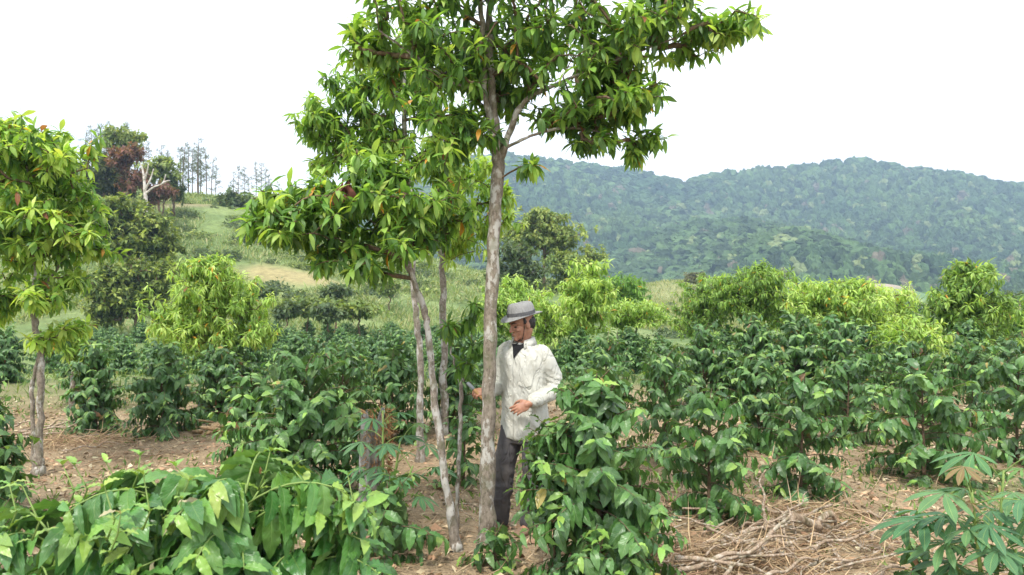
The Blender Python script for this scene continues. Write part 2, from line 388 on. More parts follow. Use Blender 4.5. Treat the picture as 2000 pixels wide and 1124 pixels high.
def put_leaves(b, tpls, pos, d, up, length, col, wscale=None, rng=RNG):
    pos = np.asarray(pos, float); n = len(pos)
    if n == 0: return
    d = nrm(d); up = np.asarray(up, float)
    z = nrm(up - (up * d).sum(1, keepdims=True) * d); x = np.cross(d, z)
    length = np.broadcast_to(np.asarray(length, float), (n,)); ws = np.broadcast_to(1.0 if wscale is None else np.asarray(wscale, float), (n,))
    col = np.broadcast_to(np.asarray(col, float), (n, 3))
    pick = rng.integers(0, len(tpls), n)
    for k, (tv, tq, tuv) in enumerate(tpls):
        s = np.nonzero(pick == k)[0]
        if not len(s): continue
        m = len(tv); l = length[s][:, None, None]
        v = pos[s][:, None] + l * (tv[None, :, 0:1] * ws[s][:, None, None] * x[s][:, None] + tv[None, :, 1:2] * d[s][:, None] + tv[None, :, 2:3] * z[s][:, None])
        q = (tq[None] + (np.arange(len(s)) * m)[:, None, None]).reshape(-1, 4)
        b.add(v.reshape(-1, 3), q, np.tile(tuv, (len(s), 1)), np.repeat(col[s], m, 0))

def palette(n, stops, rng, key=None, jitter=.18):
    """stops: colours from old to young, key 0..1"""
    stops = np.array(stops, float); t = np.clip(rng.random(n) if key is None else key, 0, .9999) * (len(stops) - 1)
    i = t.astype(int); f = (t - i)[:, None]
    c = stops[i] * (1 - f) + stops[i + 1] * f
    return c * (1 + rng.uniform(-jitter, jitter, (n, 1))) * (1 + rng.uniform(-.06, .06, (n, 3)))
COFFEE_C = [(.028, .074, .024), (.045, .120, .034), (.070, .172, .042), (.115, .230, .052), (.20, .34, .065)]
SHADE_C = [(.034, .078, .026), (.058, .135, .032), (.105, .22, .042), (.20, .35, .06), (.36, .49, .11)]
LIME_C = [(.10, .18, .04), (.20, .33, .07), (.31, .45, .10), (.42, .55, .16)]

# ------------------------------------------------------------------ coffee shrubs
def coffee_parts(seed, h, w, lod='mid', leafL=.145, dens=1.0, young=.12, bare=.1, lean=(0, 0), tone=1.0):
    """returns (stem builder, foliage builder) of one shrub, foot at the origin"""
    rng = np.random.default_rng(seed); st = MB(); fo = MB(); h = h * .93
    P, D, U, Ln, K = [], [], [], [], []
    n_st = 1 if h < .7 or rng.random() < .5 else 2
    for s in range(n_st):
        tilt = np.array([lean[0], lean[1]]) + (rng.uniform(-.12, .12, 2) if s else rng.uniform(-.04, .04, 2))
        hh = h * (1 if s == 0 else rng.uniform(.75, .95))
        sp = spline([[0, 0, -.05], [tilt[0] * hh * .4, tilt[1] * hh * .4, hh * .45], [tilt[0] * hh, tilt[1] * hh, hh]], 8)
        v, f, uv = tube_arrays(sp, np.linspace(.018 * (h / 1.2) ** .5 + .004, .004, 8), 7); st.add(v, f, uv)
        nn = max(6, int(hh / .042 * dens)); az = rng.uniform(0, 6.28)
        for k in range(nn):
            t = bare + (1 - bare) * (k + rng.uniform(0, .6)) / nn
            base = np.array([np.interp(t, np.linspace(0, 1, 8), sp[:, c]) for c in range(3)])
            az += math.pi / 2 + rng.uniform(-.5, .5)
            prof = .30 + .72 * math.sin(math.pi * (t * .80 + .12)) + .10 * (1 - t)
            for sd in (0, math.pi):
                if rng.random() < .1: continue
                a = az + sd + rng.uniform(-.25, .25)
                L = w / 2 * prof * rng.uniform(.7, 1.3)
                e = R(12 + 42 * t ** 2 + rng.uniform(-10, 14))
                h3 = np.array([math.cos(a), math.sin(a), 0])
                sag = L * (.42 + .5 * (1 - t)) * rng.uniform(.5, 1.3)
                q = np.linspace(0, 1, 6)[:, None]
                bp = base + h3 * L * q * math.cos(e) + np.array([0, 0, 1.]) * (L * math.sin(e) * q - sag * .5 * q ** 2.2)
                bp[:, 2] = np.maximum(bp[:, 2], .06)
                if lod != 'lo' or rng.random() < .4:
                    v, f, uv = tube_arrays(bp, np.linspace(.0045, .0018, 6), 4, False); st.add(v, f, uv)
                npair = max(2, int(L / (leafL * .36)))
                for j in range(npair):
                    u = .22 + .78 * (j + .5) / npair
                    p = np.array([np.interp(u, q[:, 0], bp[:, c]) for c in range(3)])
                    tg = bp[min(5, int(u * 5) + 1)] - bp[int(u * 5) if u < .99 else 4]; tg = tg / (np.linalg.norm(tg) + 1e-9)
                    side = np.cross(tg, [0, 0, 1.]); side /= np.linalg.norm(side) + 1e-9
                    tip = u > .85
                    for s2 in (-1, 1):
                        if rng.random() < .07: continue
                        dr = rng.uniform(.3, 1.6) if not tip else rng.uniform(-.25, .5)
                        dd = side * s2 * rng.uniform(.55, 1) + tg * rng.uniform(.35, .85) + np.array([0, 0, -dr]) + rng.normal(0, .12, 3)
                        P.append(p + rng.normal(0, .006, 3)); D.append(dd)
                        U.append(np.array([0, 0, 1.]) + h3 * .7 + rng.normal(0, .32, 3))
                        Ln.append(leafL * rng.uniform(.72, 1.2) * (.72 if tip else 1))
                        K.append(.1 + .45 * rng.random() + (.30 * rng.random() if tip else 0) + .12 * t + (.5 if (tip and rng.random() < young * 3) else 0))
        # upright young shoots at the top
        top = sp[-1]
        for j in range(5):
            a = rng.uniform(0, 6.28)
            for s2 in range(2):
                P.append(top + np.array([0, 0, -.03 * j])); aa = a + s2 * math.pi
                D.append([math.cos(aa), math.sin(aa), rng.uniform(.1, 1.1)]); U.append([-.3 * math.cos(aa), -.3 * math.sin(aa), 1]); Ln.append(leafL * rng.uniform(.5, .95)); K.append(rng.uniform(.55, .98))
    tp = {'hi': T['coffee_hi'], 'mid': T['coffee_mid'], 'lo': T['coffee_lo']}[lod]
    cl = palette(len(P), COFFEE_C, rng, np.array(K), .25) * np.array(tone); o = rng.random(len(P)); cl[o < .010] = (.30, .24, .06); cl[o < .004] = (.22, .11, .05)
    put_leaves(fo, tp, np.array(P), np.array(D), np.array(U), np.array(Ln), cl, rng.uniform(.8, 1.2, len(P)), rng)
    return st, fo
def coffee(name, x, y, parts, label=None, group=None, rz=0, cat='coffee shrub'):
    r = empty(name, (x, y, Hs(x, y) - .01), rz)
    st, fo = parts
    kid(r, st.build('stem', M['twig'], r), fo.build('foliage', M['coffee'], r))
    tag(r, label, cat, group); return r

NEAR = 'coffee shrubs standing in the near rows'
# the large shrub of the lower left corner
def foreground_shrub():
    rng = np.random.default_rng(21); x0, y0 = X(385, 2.2), 2.2
    r = empty('coffee_shrub', (x0, y0, Hs(x0, y0) - .01)); st, fo = MB(), MB()
    P, D, U, Ln, K = [], [], [], [], []
    sp = spline([[0, 0, -.05], [.01, 0, .6], [-.01, .02, 1.15], [.01, .02, 1.15]], 10)
    v, f, uv = tube_arrays(sp, np.linspace(.016, .002, 10), 8); st.add(v, f, uv, (.6, .6, .5))
    az = .3
    for (ox, oy, top, nn, Lb) in ((-.46, .02, 1.10, 17, .42), (-.14, .06, 1.22, 22, .46), (.16, -.04, 1.23, 22, .46), (.34, .06, 1.14, 17, .38), (.1, -.26, 1.0, 15, .42), (-.3, -.22, .96, 15, .42)):
        q = spline([[ox * .15, oy * .15, .0], [ox * .7, oy * .7, top * .5], [ox, oy, top]], 9)
        v, f, uv = tube_arrays(q, np.linspace(.010, .0018, 9), 7); st.add(v, f, uv, (.6, .6, .5))
        for k in range(nn):
            t = k / nn; z = top * (.42 + .58 * t); az += 1.57 + rng.uniform(-.45, .45)
            b0 = np.array([np.interp(z, q[:, 2], q[:, c]) for c in range(3)])
            for sd in (0, math.pi):
                a = az + sd + rng.uniform(-.3, .3); L = Lb * (1 - .30 * t ** 3) * rng.uniform(.75, 1.15)
                e = R(20 + 20 * t + rng.uniform(-6, 8)); h3 = np.array([math.cos(a), math.sin(a) * .75, 0])
                w_ = np.linspace(0, 1, 8)[:, None]
                bp = b0 + h3 * L * w_ * math.cos(e) + np.array([0, 0, 1.]) * (L * math.sin(e) * w_ - L * .5 * w_ ** 2.1)
                v, f, uv = tube_arrays(bp, np.linspace(.0036, .002, 8), 6); st.add(v, f, uv, (.7, .8, .6))
                npair = 8
                for j in range(npair):
                    u = .2 + .8 * (j + .6) / npair; p = np.array([np.interp(u, w_[:, 0], bp[:, c]) for c in range(3)])
                    i0 = min(6, int(u * 7)); tg = bp[i0 + 1] - bp[i0]; tg /= np.linalg.norm(tg)
                    side = np.cross(tg, [0, 0, 1.]); side /= np.linalg.norm(side); tip = u > .86
                    for s2 in (-1, 1):
                        if rng.random() < .06: continue
                        dr = rng.uniform(-.1, 1.15) if not tip else rng.uniform(-.5, .4)
                        P.append(p); D.append(side * s2 * rng.uniform(.5, .95) + tg * rng.uniform(.35, .9) + np.array([0, 0, -dr]) + rng.normal(0, .12, 3))
                        U.append(np.array([0, 0, 1.]) + h3 * .8 + rng.normal(0, .25, 3)); Ln.append(.142 * rng.uniform(.7, 1.15) * (.68 if tip else 1))
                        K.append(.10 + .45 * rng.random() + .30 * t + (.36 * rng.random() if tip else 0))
    for j in range(14):       # upright shoots with small young leaves
        a = rng.uniform(0, 6.28); rr = rng.uniform(.05, .48); b0 = np.array([rr * math.cos(a) * 1.2, rr * math.sin(a) * .7, 1.24 - rr * .3])
        q = np.array([b0, b0 + [0.02, 0, .05], b0 + [rng.uniform(-.03, .04), 0, rng.uniform(.09, .15)]])
        v, f, uv = tube_arrays(q, [.003, .0025, .0015], 5); st.add(v, f, uv, (1.1, 1.7, .8))
        for i in range(3):
            for s2 in (0, math.pi):
                aa = a + s2 + i * 1.5; P.append(q[min(i + 0, 2)]); D.append([math.cos(aa), math.sin(aa), rng.uniform(.4, 1.6)]); U.append([-math.cos(aa), -math.sin(aa), 1]); Ln.append(rng.uniform(.04, .085)); K.append(rng.uniform(.75, 1))
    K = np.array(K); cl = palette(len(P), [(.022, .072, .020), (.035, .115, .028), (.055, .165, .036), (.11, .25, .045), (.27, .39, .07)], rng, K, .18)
    dr = rng.random(len(P)) < .012; cl[dr] = (.42, .37, .22)
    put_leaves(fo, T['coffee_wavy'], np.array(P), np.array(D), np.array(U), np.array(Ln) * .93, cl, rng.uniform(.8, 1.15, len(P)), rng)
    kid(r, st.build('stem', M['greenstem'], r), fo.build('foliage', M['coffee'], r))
    tag(r, 'large coffee shrub with big glossy leaves filling the lower left corner, closest to the viewer', 'coffee shrub', NEAR)
foreground_shrub()

near = [  # px centre, distance, height, width, seed, lod, leaf, label
 (1176, 4.35, 1.34, .86, 31, 'hi', .15, 'tall coffee shrub hiding the man\'s left side, right in front of him'),
 (1082, 4.55, .97, .60, 132, 'hi', .14, 'leafy coffee shrub with bare lower stems right in front of the man\'s legs'),
 (1175, 3.95, .48, .36, 32, 'hi', .13, 'low coffee shoot under the shrub in front of the man'),
 (1385, 5.75, .99, .82, 33, 'hi', .15, 'coffee shrub left of the brush pile, foliage down to the soil'),
 (1562, 6.35, 1.06, .80, 34, 'hi', .155, 'coffee shrub standing right behind the brush pile of dry sticks'),
 (1805, 6.9, 1.02, 1.22, 35, 'hi', .16, 'broad round coffee shrub behind the cassava plant'),
 (1300, 7.9, 1.15, .95, 36, 'mid', .155, 'coffee shrub right of the man, second row behind the brush pile'),
 (-45, 5.6, 1.16, .80, 37, 'mid', .155, 'dark coffee shrub cut by the left edge beside the tall left trunk'),
 (-10, 4.5, .42, .6, 38, 'mid', .14, 'low coffee shoot at the left edge below the dark shrub'),
 (188, 9.3, 1.12, .80, 39, 'mid', .15, 'dark narrow coffee shrub just right of the left tree trunk'),
 (318, 9.0, 1.06, 1.05, 40, 'mid', .15, 'round dark coffee shrub with a bare short trunk beside the wood scraps'),
 (425, 10.0, 1.05, .95, 41, 'mid', .15, 'coffee shrub behind the heap of wood scraps'),
 (590, 6.3, 1.16, 1.25, 42, 'hi', .16, 'wide coffee shrub behind the foreground shrub, left of the stump'),
 (500, 6.9, 1.02, .75, 43, 'mid', .155, 'thin open coffee shrub with visible pale stem left of the wide shrub'),
 (672, 8.3, 1.16, 1.1, 44, 'mid', .15, 'coffee shrub with pale sunlit top behind the stump'),
 (765, 8.7, 1.04, 1.05, 45, 'mid', .15, 'coffee shrub between the stump and the leaning lichen trunk'),
 (885, 9.4, 1.10, 1.0, 46, 'mid', .15, 'coffee shrub seen behind the sapling beside the man'),
 (755, 4.9, .47, .72, 47, 'hi', .16, 'low spreading coffee shrub in front of the old stump'),
 (968, 4.75, .24, .40, 48, 'hi', .13, 'small coffee seedling at the foot of the big trunk'),
 (1785, 4.3, .33, .26, 49, 'hi', .12, 'young coffee seedling standing left of the cassava plant'),
 (1075, 2.62, .83, .30, 50, 'hi', .115, 'bright young coffee shoot tips cut by the bottom edge below the man'),
 (905, 6.7, .62, .55, 51, 'mid', .14, 'low coffee shrub behind the sapling stem'),
 (1480, 8.2, 1.05, 1.05, 52, 'mid', .15, 'coffee shrub in the second row between the two front shrubs'),
 (1655, 8.6, 1.0, 1.1, 53, 'mid', .15, 'coffee shrub in the second row left of the broad round shrub'),
 (1985, 7.6, 1.12, 1.1, 54, 'mid', .155, 'coffee shrub cut by the right edge above the cassava'),
 (1545, 10.6, 1.40, 1.35, 55, 'mid', .15, 'tall dark coffee shrub with silvery top leaves, centre of the right rows'),
 (1650, 10.2, 1.34, 1.3, 56, 'mid', .15, 'tall dark coffee shrub beside the silvery one, right rows'),
 (1375, 11.0, 1.26, 1.2, 57, 'mid', .15, 'coffee shrub in the third row right of the thin pale trunk'),
 (1180, 9.8, 1.12, 1.1, 58, 'mid', .15, 'coffee shrub just behind the man\'s shoulder'),
 (1465, 10.9, 1.42, 1.1, 59, 'mid', .15, 'tall coffee shrub left of the silvery one, reaching the pale trees'),
 (1785, 9.9, 1.08, 1.2, 60, 'mid', .15, 'coffee shrub under the pale round tree on the right'),
 (1900, 9.3, 1.04, 1.2, 61, 'mid', .15, 'coffee shrub under the tallest pale tree on the right'),
]
protos = []
for px, y, h, w_, sd, lod, lf, lab in near:
    o = coffee('coffee_shrub', X(px, y), y, coffee_parts(sd, h, w_ * (1.0 if y < 7.5 else .86), lod, lf * .88, dens=1.15 if lod == 'hi' else 1.05, tone=(1, 1, .95) if y < 7.5 else (.92, .93, .90), bare=.50 if sd == 132 else .1), lab, NEAR)
# copies in the rows further back: five kinds built once
lo = []
for k in range(6):
    st, fo = coffee_parts(200 + k, 1.3, .98 + .07 * (k % 3), 'lo', .15, dens=1.0, young=.08, tone=[(.9, .9, .85), (1.05, 1.02, .95), (.8, .82, .82)][k % 3])
    lo.append((st.mesh('stem', M['twig']), fo.mesh('foliage', M['coffee'])))
def coffee_copy(x, y, s, label, group):
    r = empty('coffee_shrub', (x, y, Hs(x, y) - .02), random.uniform(0, 6.28)); a, b = random.choice(lo)
    for nm, me in (('stem', a), ('foliage', b)):
        o = bpy.data.objects.new(nm, me); COL.objects.link(o); o.parent = r
    r.scale = (s * random.uniform(.9, 1.15), s * random.uniform(.9, 1.15), s)
    tag(r, label, 'coffee shrub', group)
placed = [(X(p[0], p[1]), p[1]) for p in near]
def free(x, y, d): return all((x - a) ** 2 + (y - b) ** 2 > d * d for a, b in placed)
for row in range(8):                                  # right and centre rows
    y = 11.6 + row * 1.55
    x = X(960, y)
    while x < X(2040, y):
        xx, yy = x + random.uniform(-.3, .3), y + random.uniform(-.35, .35)
        if free(xx, yy, .8) and random.random() < .93:
            s = (.84 if xx / yy > .15 else .72) * random.uniform(.72, 1.16)
            coffee_copy(xx, yy, s, 'dark coffee shrub in the dense rows below the pale trees on the right', 'coffee shrubs of the dense right rows'); placed.append((xx, yy))
        x += 1.6 + row * .06
for row in range(4):                                   # behind the left near row
    y = 11.8 + row * 2.1
    x = X(-40, y)
    while x < X(950, y):
        xx, yy = x + random.uniform(-.4, .4), y + random.uniform(-.4, .4)
        if free(xx, yy, .9) and random.random() < .8:
            coffee_copy(xx, yy, random.uniform(.62, .82), 'coffee shrub in the second belt behind the left clearing', 'coffee shrubs behind the left clearing'); placed.append((xx, yy))
        x += 1.9
nf = 0
for row in range(12):                                  # plantation at the foot of the hill
    y = 21 + row * 2.15
    x = X(120, y)
    while x < X(960, y) and nf < 150:
        xx, yy = x + random.uniform(-.4, .4), y + random.uniform(-.4, .4)
        coffee_copy(xx, yy, random.uniform(.62, .85) * 1.1, 'low coffee shrub of the plantation at the foot of the grassy hill', 'coffee shrubs at the foot of the hill'); nf += 1
        x += 1.9 + row * .05

# ------------------------------------------------------------------ trees
CL = .25
def grow(trunks, blobs, rng, tip_r=.0035, step=.28, flat=.3, max_r=.03):
    """trunks: list of (points, radii) polylines; blobs: (centre, radii, n). Returns limb tubes and twig tips with directions."""
    pos = []; par = []
    rad_fixed = {}
    for pts, rad in trunks:
        pts = np.asarray(pts, float)
        for i in range(len(pts)):
            pos.append(pts[i]); par.append(len(pos) - 2 if i else -1); rad_fixed[len(pos) - 1] = rad[i]
    start_ok = np.array([True] * len(pos))
    tips = []
    for c, r, n in blobs:
        m = max(1, int(round(n / 6))); d = nrm(rng.normal(0, 1, (m, 3))); rr = rng.random((m, 1)) ** .42
        cc = np.asarray(c) + d * rr * np.asarray(r) * (1 + .12 * rng.normal(0, 1, (m, 1)))
        tips.append(cc[rng.integers(0, m, n)] + rng.normal(0, 1, (n, 3)) * np.asarray(r) * CL * [1, 1, .7])
    tips = np.concatenate(tips)
    tr = np.array([p for p in pos]); dist = np.sqrt(((tips[:, None] - tr[None]) ** 2).sum(-1)).min(1)
    tips = tips[np.argsort(dist)]
    chains = []; out = []
    for p in tips:
        A = np.array(pos); v = p - A; d = np.linalg.norm(v, axis=1)
        cost = d * (1 + .9 * np.clip(-v[:, 2] / (d + 1e-6), -.2, 1))
        cost[:3] += 1
        j = int(np.argmin(cost)); L = d[j]
        if L < .04: j = int(np.argsort(cost)[min(2, len(cost) - 1)]); L = d[j]
        k = max(2, min(6, int(L / step) + 2)); q = np.linspace(0, 1, k + 1)[1:, None]
        path = A[j] + (p - A[j]) * q + np.array([0, 0, flat]) * L * (q * (1 - q)) * .5 + rng.normal(0, .03 * L, (k, 3)) * (q < .99)
        ch = [j]
        for x in path:
            pos.append(x); par.append(ch[-1]); ch.append(len(pos) - 1)
        chains.append(ch); dd = path[-1] - (path[-2] if k > 1 else A[j]); out.append((ch[-1], path[-1], dd / (np.linalg.norm(dd) + 1e-9), path[max(0, k - 2)]))
    cnt = np.zeros(len(pos))
    for (i, _, _, _) in out:
        while i >= 0: cnt[i] += 1; i = par[i]
    P_ = np.array(pos)
    def rad(i): return min(rad_fixed[i], 1e9) if i in rad_fixed else min(max_r, tip_r * cnt[i] ** .5)
    tubes = [(P_[ch], np.array([min(rad(ch[0]) * .8, rad(ch[1]) * 1.1)] + [rad(i) for i in ch[1:]])) for ch in chains]
    return tubes, out
def whorls(b, tips, rng, tpl, L, pal, n=8, sag=.5, keyf=None, extra=4, wsc=1.0, orange=.01, brown=.004):
    P, D, U, K = [], [], [], []
    zs = np.array([t[1][2] for t in tips]); z0, z1 = zs.min(), zs.max()
    cen = np.array([t[1] for t in tips]).mean(0); rmax = max(np.linalg.norm(t[1] - cen) for t in tips)
    for (_, p, d, pm) in tips:
        outer = np.linalg.norm(p - cen) / rmax
        a0 = rng.uniform(0, 6.28); s = np.cross(d, [0.1, .2, .97]); s /= np.linalg.norm(s) + 1e-9; t2 = np.cross(d, s)
        tk = rng.normal(0, .19)
        m = int(n * rng.uniform(.7, 1.3))
        for k in range(m + extra):
            a = a0 + k * 2.4; rad = math.cos(a) * s + math.sin(a) * t2
            young = k < m * .4
            f = rng.uniform(.35, .9) if young else rng.uniform(-.1, .5)
            pp = p - d * (.012 * k) if k < m else p + (pm - p) * rng.uniform(.1, .8)
            P.append(pp); D.append(rad + d * f + rng.normal(0, .22, 3) + np.array([0, 0, -sag * rng.uniform(.1, 1.9)]) * (.55 if young else 1))
            U.append(np.array([0, 0, 1.]) + rad * .3 + d * .2 + rng.normal(0, .25, 3))
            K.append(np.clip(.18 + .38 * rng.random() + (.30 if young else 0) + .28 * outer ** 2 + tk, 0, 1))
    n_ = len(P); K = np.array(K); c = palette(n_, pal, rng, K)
    o = rng.random(n_); c[o < orange] = (.55, .26, .03); c[o < brown] = (.26, .09, .045)
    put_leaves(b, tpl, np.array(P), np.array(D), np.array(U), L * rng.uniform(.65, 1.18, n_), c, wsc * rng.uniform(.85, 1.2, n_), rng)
def tree(name, px, y, trunks_px, blobs_px, label, group=None, cat='tree', seed=1, leaf='shade_hi', L=.17, pal=SHADE_C, nl=8, sag=.5,
         bark='bark', mat='shade', segs=10, orange=.01, brown=.004, extra=4, tip_r=.0035, wsc=1.0, zb=None, max_r=.03, flat=.3, twig_sides=5, step=.28, limbs=None):
    """a tree standing at (px, y); trunk points are (px, py, dy, r) seen at distance y+dy, blobs (px, py, dy, rx_px, rz_px, ry_m, n)"""
    rng = np.random.default_rng(seed); x0 = X(px, y); zg = Hs(x0, y); base = np.array([x0, y, zg])
    dm = 1.0 if name == 'sapling' else 1.42 if y < 12 else 1.9
    trs = []
    for tr in trunks_px:
        q = np.array([[X(a, y + d), y + d, Z(b_, y + d), r] for a, b_, d, r in tr]); q = spline(q, max(6, len(q) * 5)); q[:, 3] = np.maximum(q[:, 3], .003)
        trs.append((q[:, :3] - base, q[:, 3]))
    bl = [((X(a, y + d) - x0, d, Z(b_, y + d) - zg), (rx / F * y, ry, rz / F * y), int(n * dm)) for a, b_, d, rx, rz, ry, n in blobs_px]
    root = empty(name, tuple(base)); tb = MB()
    for q, r in trs:
        r = r * (1 + .07 * rng.normal(0, 1, len(r)))
        q = q.copy(); q[:, :2] += rng.normal(0, .004, (len(q), 2)) * (y / 5)
        qq = spline(np.hstack([q, r[:, None]]), len(q) * 3)
        v, f, uv = tube_arrays(qq[:, :3], qq[:, 3], segs)
        c = (v - np.repeat(qq[:, :3], segs, 0)); v = v + c * (.16 * (fbm(v[:, 0] * 25 + v[:, 2] * 6, v[:, 1] * 25 + v[:, 2] * 9, 3) - .5))[:, None]
        tb.add(v, f, uv)
    br = MB(); tubes, tips = grow(trs, bl, rng, tip_r, step, flat, max_r)
    for q, r in tubes:
        v, f, uv = tube_arrays(q, r, twig_sides, False); br.add(v, f, uv)
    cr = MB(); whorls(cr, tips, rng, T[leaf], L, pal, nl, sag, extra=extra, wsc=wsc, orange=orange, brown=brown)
    ks = [tb.build('trunk', M[bark], root), br.build('branches', M['twig'], root), cr.build('crown', M[mat], root)]
    kid(root, *ks); tag(root, label, cat, group); return root

# A: the large tree beside the man
tree('shade_tree', 950, 5.2,
  [[(948, 1075, 0, .080), (949, 1045, 0, .064), (951, 980, 0, .058), (954, 800, 0, .052), (959, 620, 0, .048), (966, 450, 0, .047), (972, 330, 0, .048), (973, 285, 0, .044)],
   [(972, 300, 0, .040), (955, 225, .02, .024), (943, 130, .02, .020), (940, 20, 0, .018), (930, -120, 0, .014), (935, -260, 0, .008)],
   [(974, 300, 0, .042), (964, 210, .08, .030), (956, 100, .1, .028), (958, 0, .1, .025), (975, -150, .2, .02), (980, -300, .2, .01)],
   [(978, 310, 0, .030), (1000, 245, -.05, .021), (1030, 195, -.1, .018), (1100, 160, -.2, .013), (1200, 120, -.3, .009), (1330, 70, -.35, .006)],
   [(985, 290, 0, .012), (1040, 265, -.1, .010), (1110, 250, -.15, .010), (1190, 262, -.2, .005)],
   [(950, 180, 0, .012), (880, 160, -.1, .009), (810, 110, -.2, .009), (740, 60, -.3, .005)]],
  [(975, 150, .38, 70, 110, .25, 34), (810, 80, -.1, 110, 95, .55, 74), (900, 130, .25, 90, 110, .4, 46), (1010, 60, .1, 120, 95, .6, 62), (1130, 90, -.1, 120, 95, .6, 82),
   (1260, 70, -.25, 100, 80, .5, 60), (1375, 45, -.3, 80, 42, .35, 44), (1180, 185, -.1, 90, 50, .4, 36), (1120, 215, 0, 100, 52, .5, 44), (1215, 225, -.2, 60, 36, .35, 22), (1190, 268, -.25, 85, 24, .25, 18), (1040, 170, 0, 60, 50, .4, 18),
   (1225, 290, -.25, 26, 12, .1, 5), (725, 95, 0, 55, 66, .3, 34), (890, 245, -.15, 70, 66, .3, 38),
   (1030, 322, -.1, 22, 14, .1, 3), (860, -60, 0, 150, 90, .6, 60), (1020, -130, 0, 180, 110, .7, 70), (1230, -60, -.1, 150, 80, .6, 55), (960, -260, 0, 130, 90, .5, 35)],
  'tall shade tree with lichen-spotted trunk beside the man, crown filling the top', 'shade trees of the near plot', seed=5, L=.118, nl=8, sag=.26, orange=.014, brown=.006, flat=.5)
# B: leaning tree
tree('shade_tree', 893, 5.05,
  [[(896, 1090, 0, .055), (888, 1050, 0, .036), (872, 950, 0, .028), (852, 800, 0, .0245), (838, 660, 0, .023), (828, 600, 0, .022)],
   [(829, 610, 0, .022), (812, 560, .02, .018), (795, 520, .03, .017), (770, 470, .05, .013), (700, 420, 0, .008), (600, 400, -.1, .005)],
   [(828, 605, 0, .018), (808, 545, -.04, .015), (800, 500, -.05, .014), (810, 430, 0, .011), (800, 350, 0, .007)]],
  [(570, 430, -.1, 75, 60, .4, 54), (660, 400, 0, 90, 75, .5, 64), (760, 430, 0, 90, 85, .5, 72), (840, 400, .1, 60, 90, .45, 42), (700, 500, -.1, 80, 32, .35, 28), (740, 330, .1, 90, 40, .4, 34), (520, 415, -.1, 32, 36, .2, 16), (640, 515, -.1, 34, 20, .2, 7)],
  'slender leaning tree with white lichen trunk forking low, left of the big trunk', 'shade trees of the near plot', seed=6, L=.122, nl=8, sag=.30, bark='bark_pale', orange=.014, brown=.005)
_b = [o for o in COL.objects if o.get('label', '').startswith('slender leaning')][0]; _r = np.random.default_rng(66); _m = MB(); _n = 11
_c = np.array([X(674, 4.75), 4.75, Z(356, 4.75)]) - np.array(_b.location)
put_leaves(_m, T['shade_hi'], _c + _r.normal(0, .022, (_n, 3)), np.stack([_r.normal(0, .5, _n), _r.normal(0, .4, _n), -np.ones(_n)], -1), _r.normal(0, 1, (_n, 3)), _r.uniform(.10, .16, _n), np.array([.17, .065, .05]) * _r.uniform(.6, 1.4, (_n, 1)), 1.3, _r)
_o = _m.build('dead_leaves', M['litter'], _b); _o['label'] = 'hanging bunch of dead red-brown leaves'
# C: behind
tree('shade_tree', 822, 7.6,
  [[(822, 915, 0, .06), (820, 820, 0, .036), (821, 700, 0, .034), (812, 610, 0, .034), (806, 540, 0, .032), (800, 400, 0, .035), (790, 250, 0, .025), (790, 120, 0, .015)]],
  [(640, 240, 0, 62, 48, .45, 44), (700, 180, 0, 62, 50, .5, 44), (740, 270, 0, 85, 62, .6, 76), (640, 300, 0, 50, 30, .4, 22), (800, 160, .1, 85, 90, .6, 64), (870, 290, 0, 75, 80, .6, 62), (760, 90, 0, 60, 60, .5, 36)],
  'shade tree with a narrow pointed crown behind the leaning tree', 'shade trees of the near plot', seed=7, L=.14, nl=11, sag=.45, bark='bark_pale', leaf='shade_mid', pal=SHADE_C[1:])
# D: lower bright crown behind the big trunk
tree('shade_tree', 866, 9.0,
  [[(868, 855, 0, .06), (866, 640, 0, .042), (866, 560, 0, .038), (862, 480, 0, .035), (880, 400, 0, .02)]],
  [(900, 440, 0, 62, 62, .6, 56), (960, 400, 0, 46, 46, .5, 30), (900, 350, 0, 60, 50, .6, 40), (860, 470, .2, 50, 30, .5, 20), (975, 365, -.2, 34, 22, .3, 12)],
  'paler shade tree farther back, its lime crown showing behind the big trunk', 'shade trees of the near plot', seed=8, L=.14, nl=11, sag=.6, bark='bark_pale', leaf='shade_mid', pal=SHADE_C[2:] + [(.3, .42, .06)])
# left tree
tree('shade_tree', 75, 7.0,
  [[(74, 925, 0, .07), (76, 880, 0, .040), (79, 780, 0, .031), (80, 690, 0, .030), (68, 640, 0, .028), (63, 590, 0, .026), (70, 530, 0, .027), (60, 440, 0, .026), (50, 330, 0, .015)],
   [(66, 905, .05, .028), (65, 850, .05, .022), (64, 760, .05, .02), (74, 700, .02, .018)],
   [(62, 610, 0, .018), (90, 560, 0, .014), (130, 500, 0, .009), (165, 470, 0, .005)]],
  [(40, 290, 0, 95, 62, .6, 84), (120, 320, 0, 62, 55, .45, 42), (20, 400, 0, 110, 70, .6, 84), (120, 430, 0, 78, 66, .5, 62), (50, 500, 0, 105, 50, .5, 50), (175, 480, 0, 32, 38, .3, 14), (15, 590, .2, 46, 46, .4, 30), (130, 635, .2, 46, 44, .3, 20), (110, 560, -.1, 60, 40, .4, 24), (-60, 330, 0, 60, 110, .6, 40), (20, 240, 0, 40, 26, .4, 16)],
  'shade tree at the left edge with thin crooked trunk and dense drooping crown', 'shade trees of the near plot', seed=9, L=.14, nl=9, sag=.36, leaf='shade_hi', pal=SHADE_C[1:] + [(.42, .54, .12)], orange=.012)
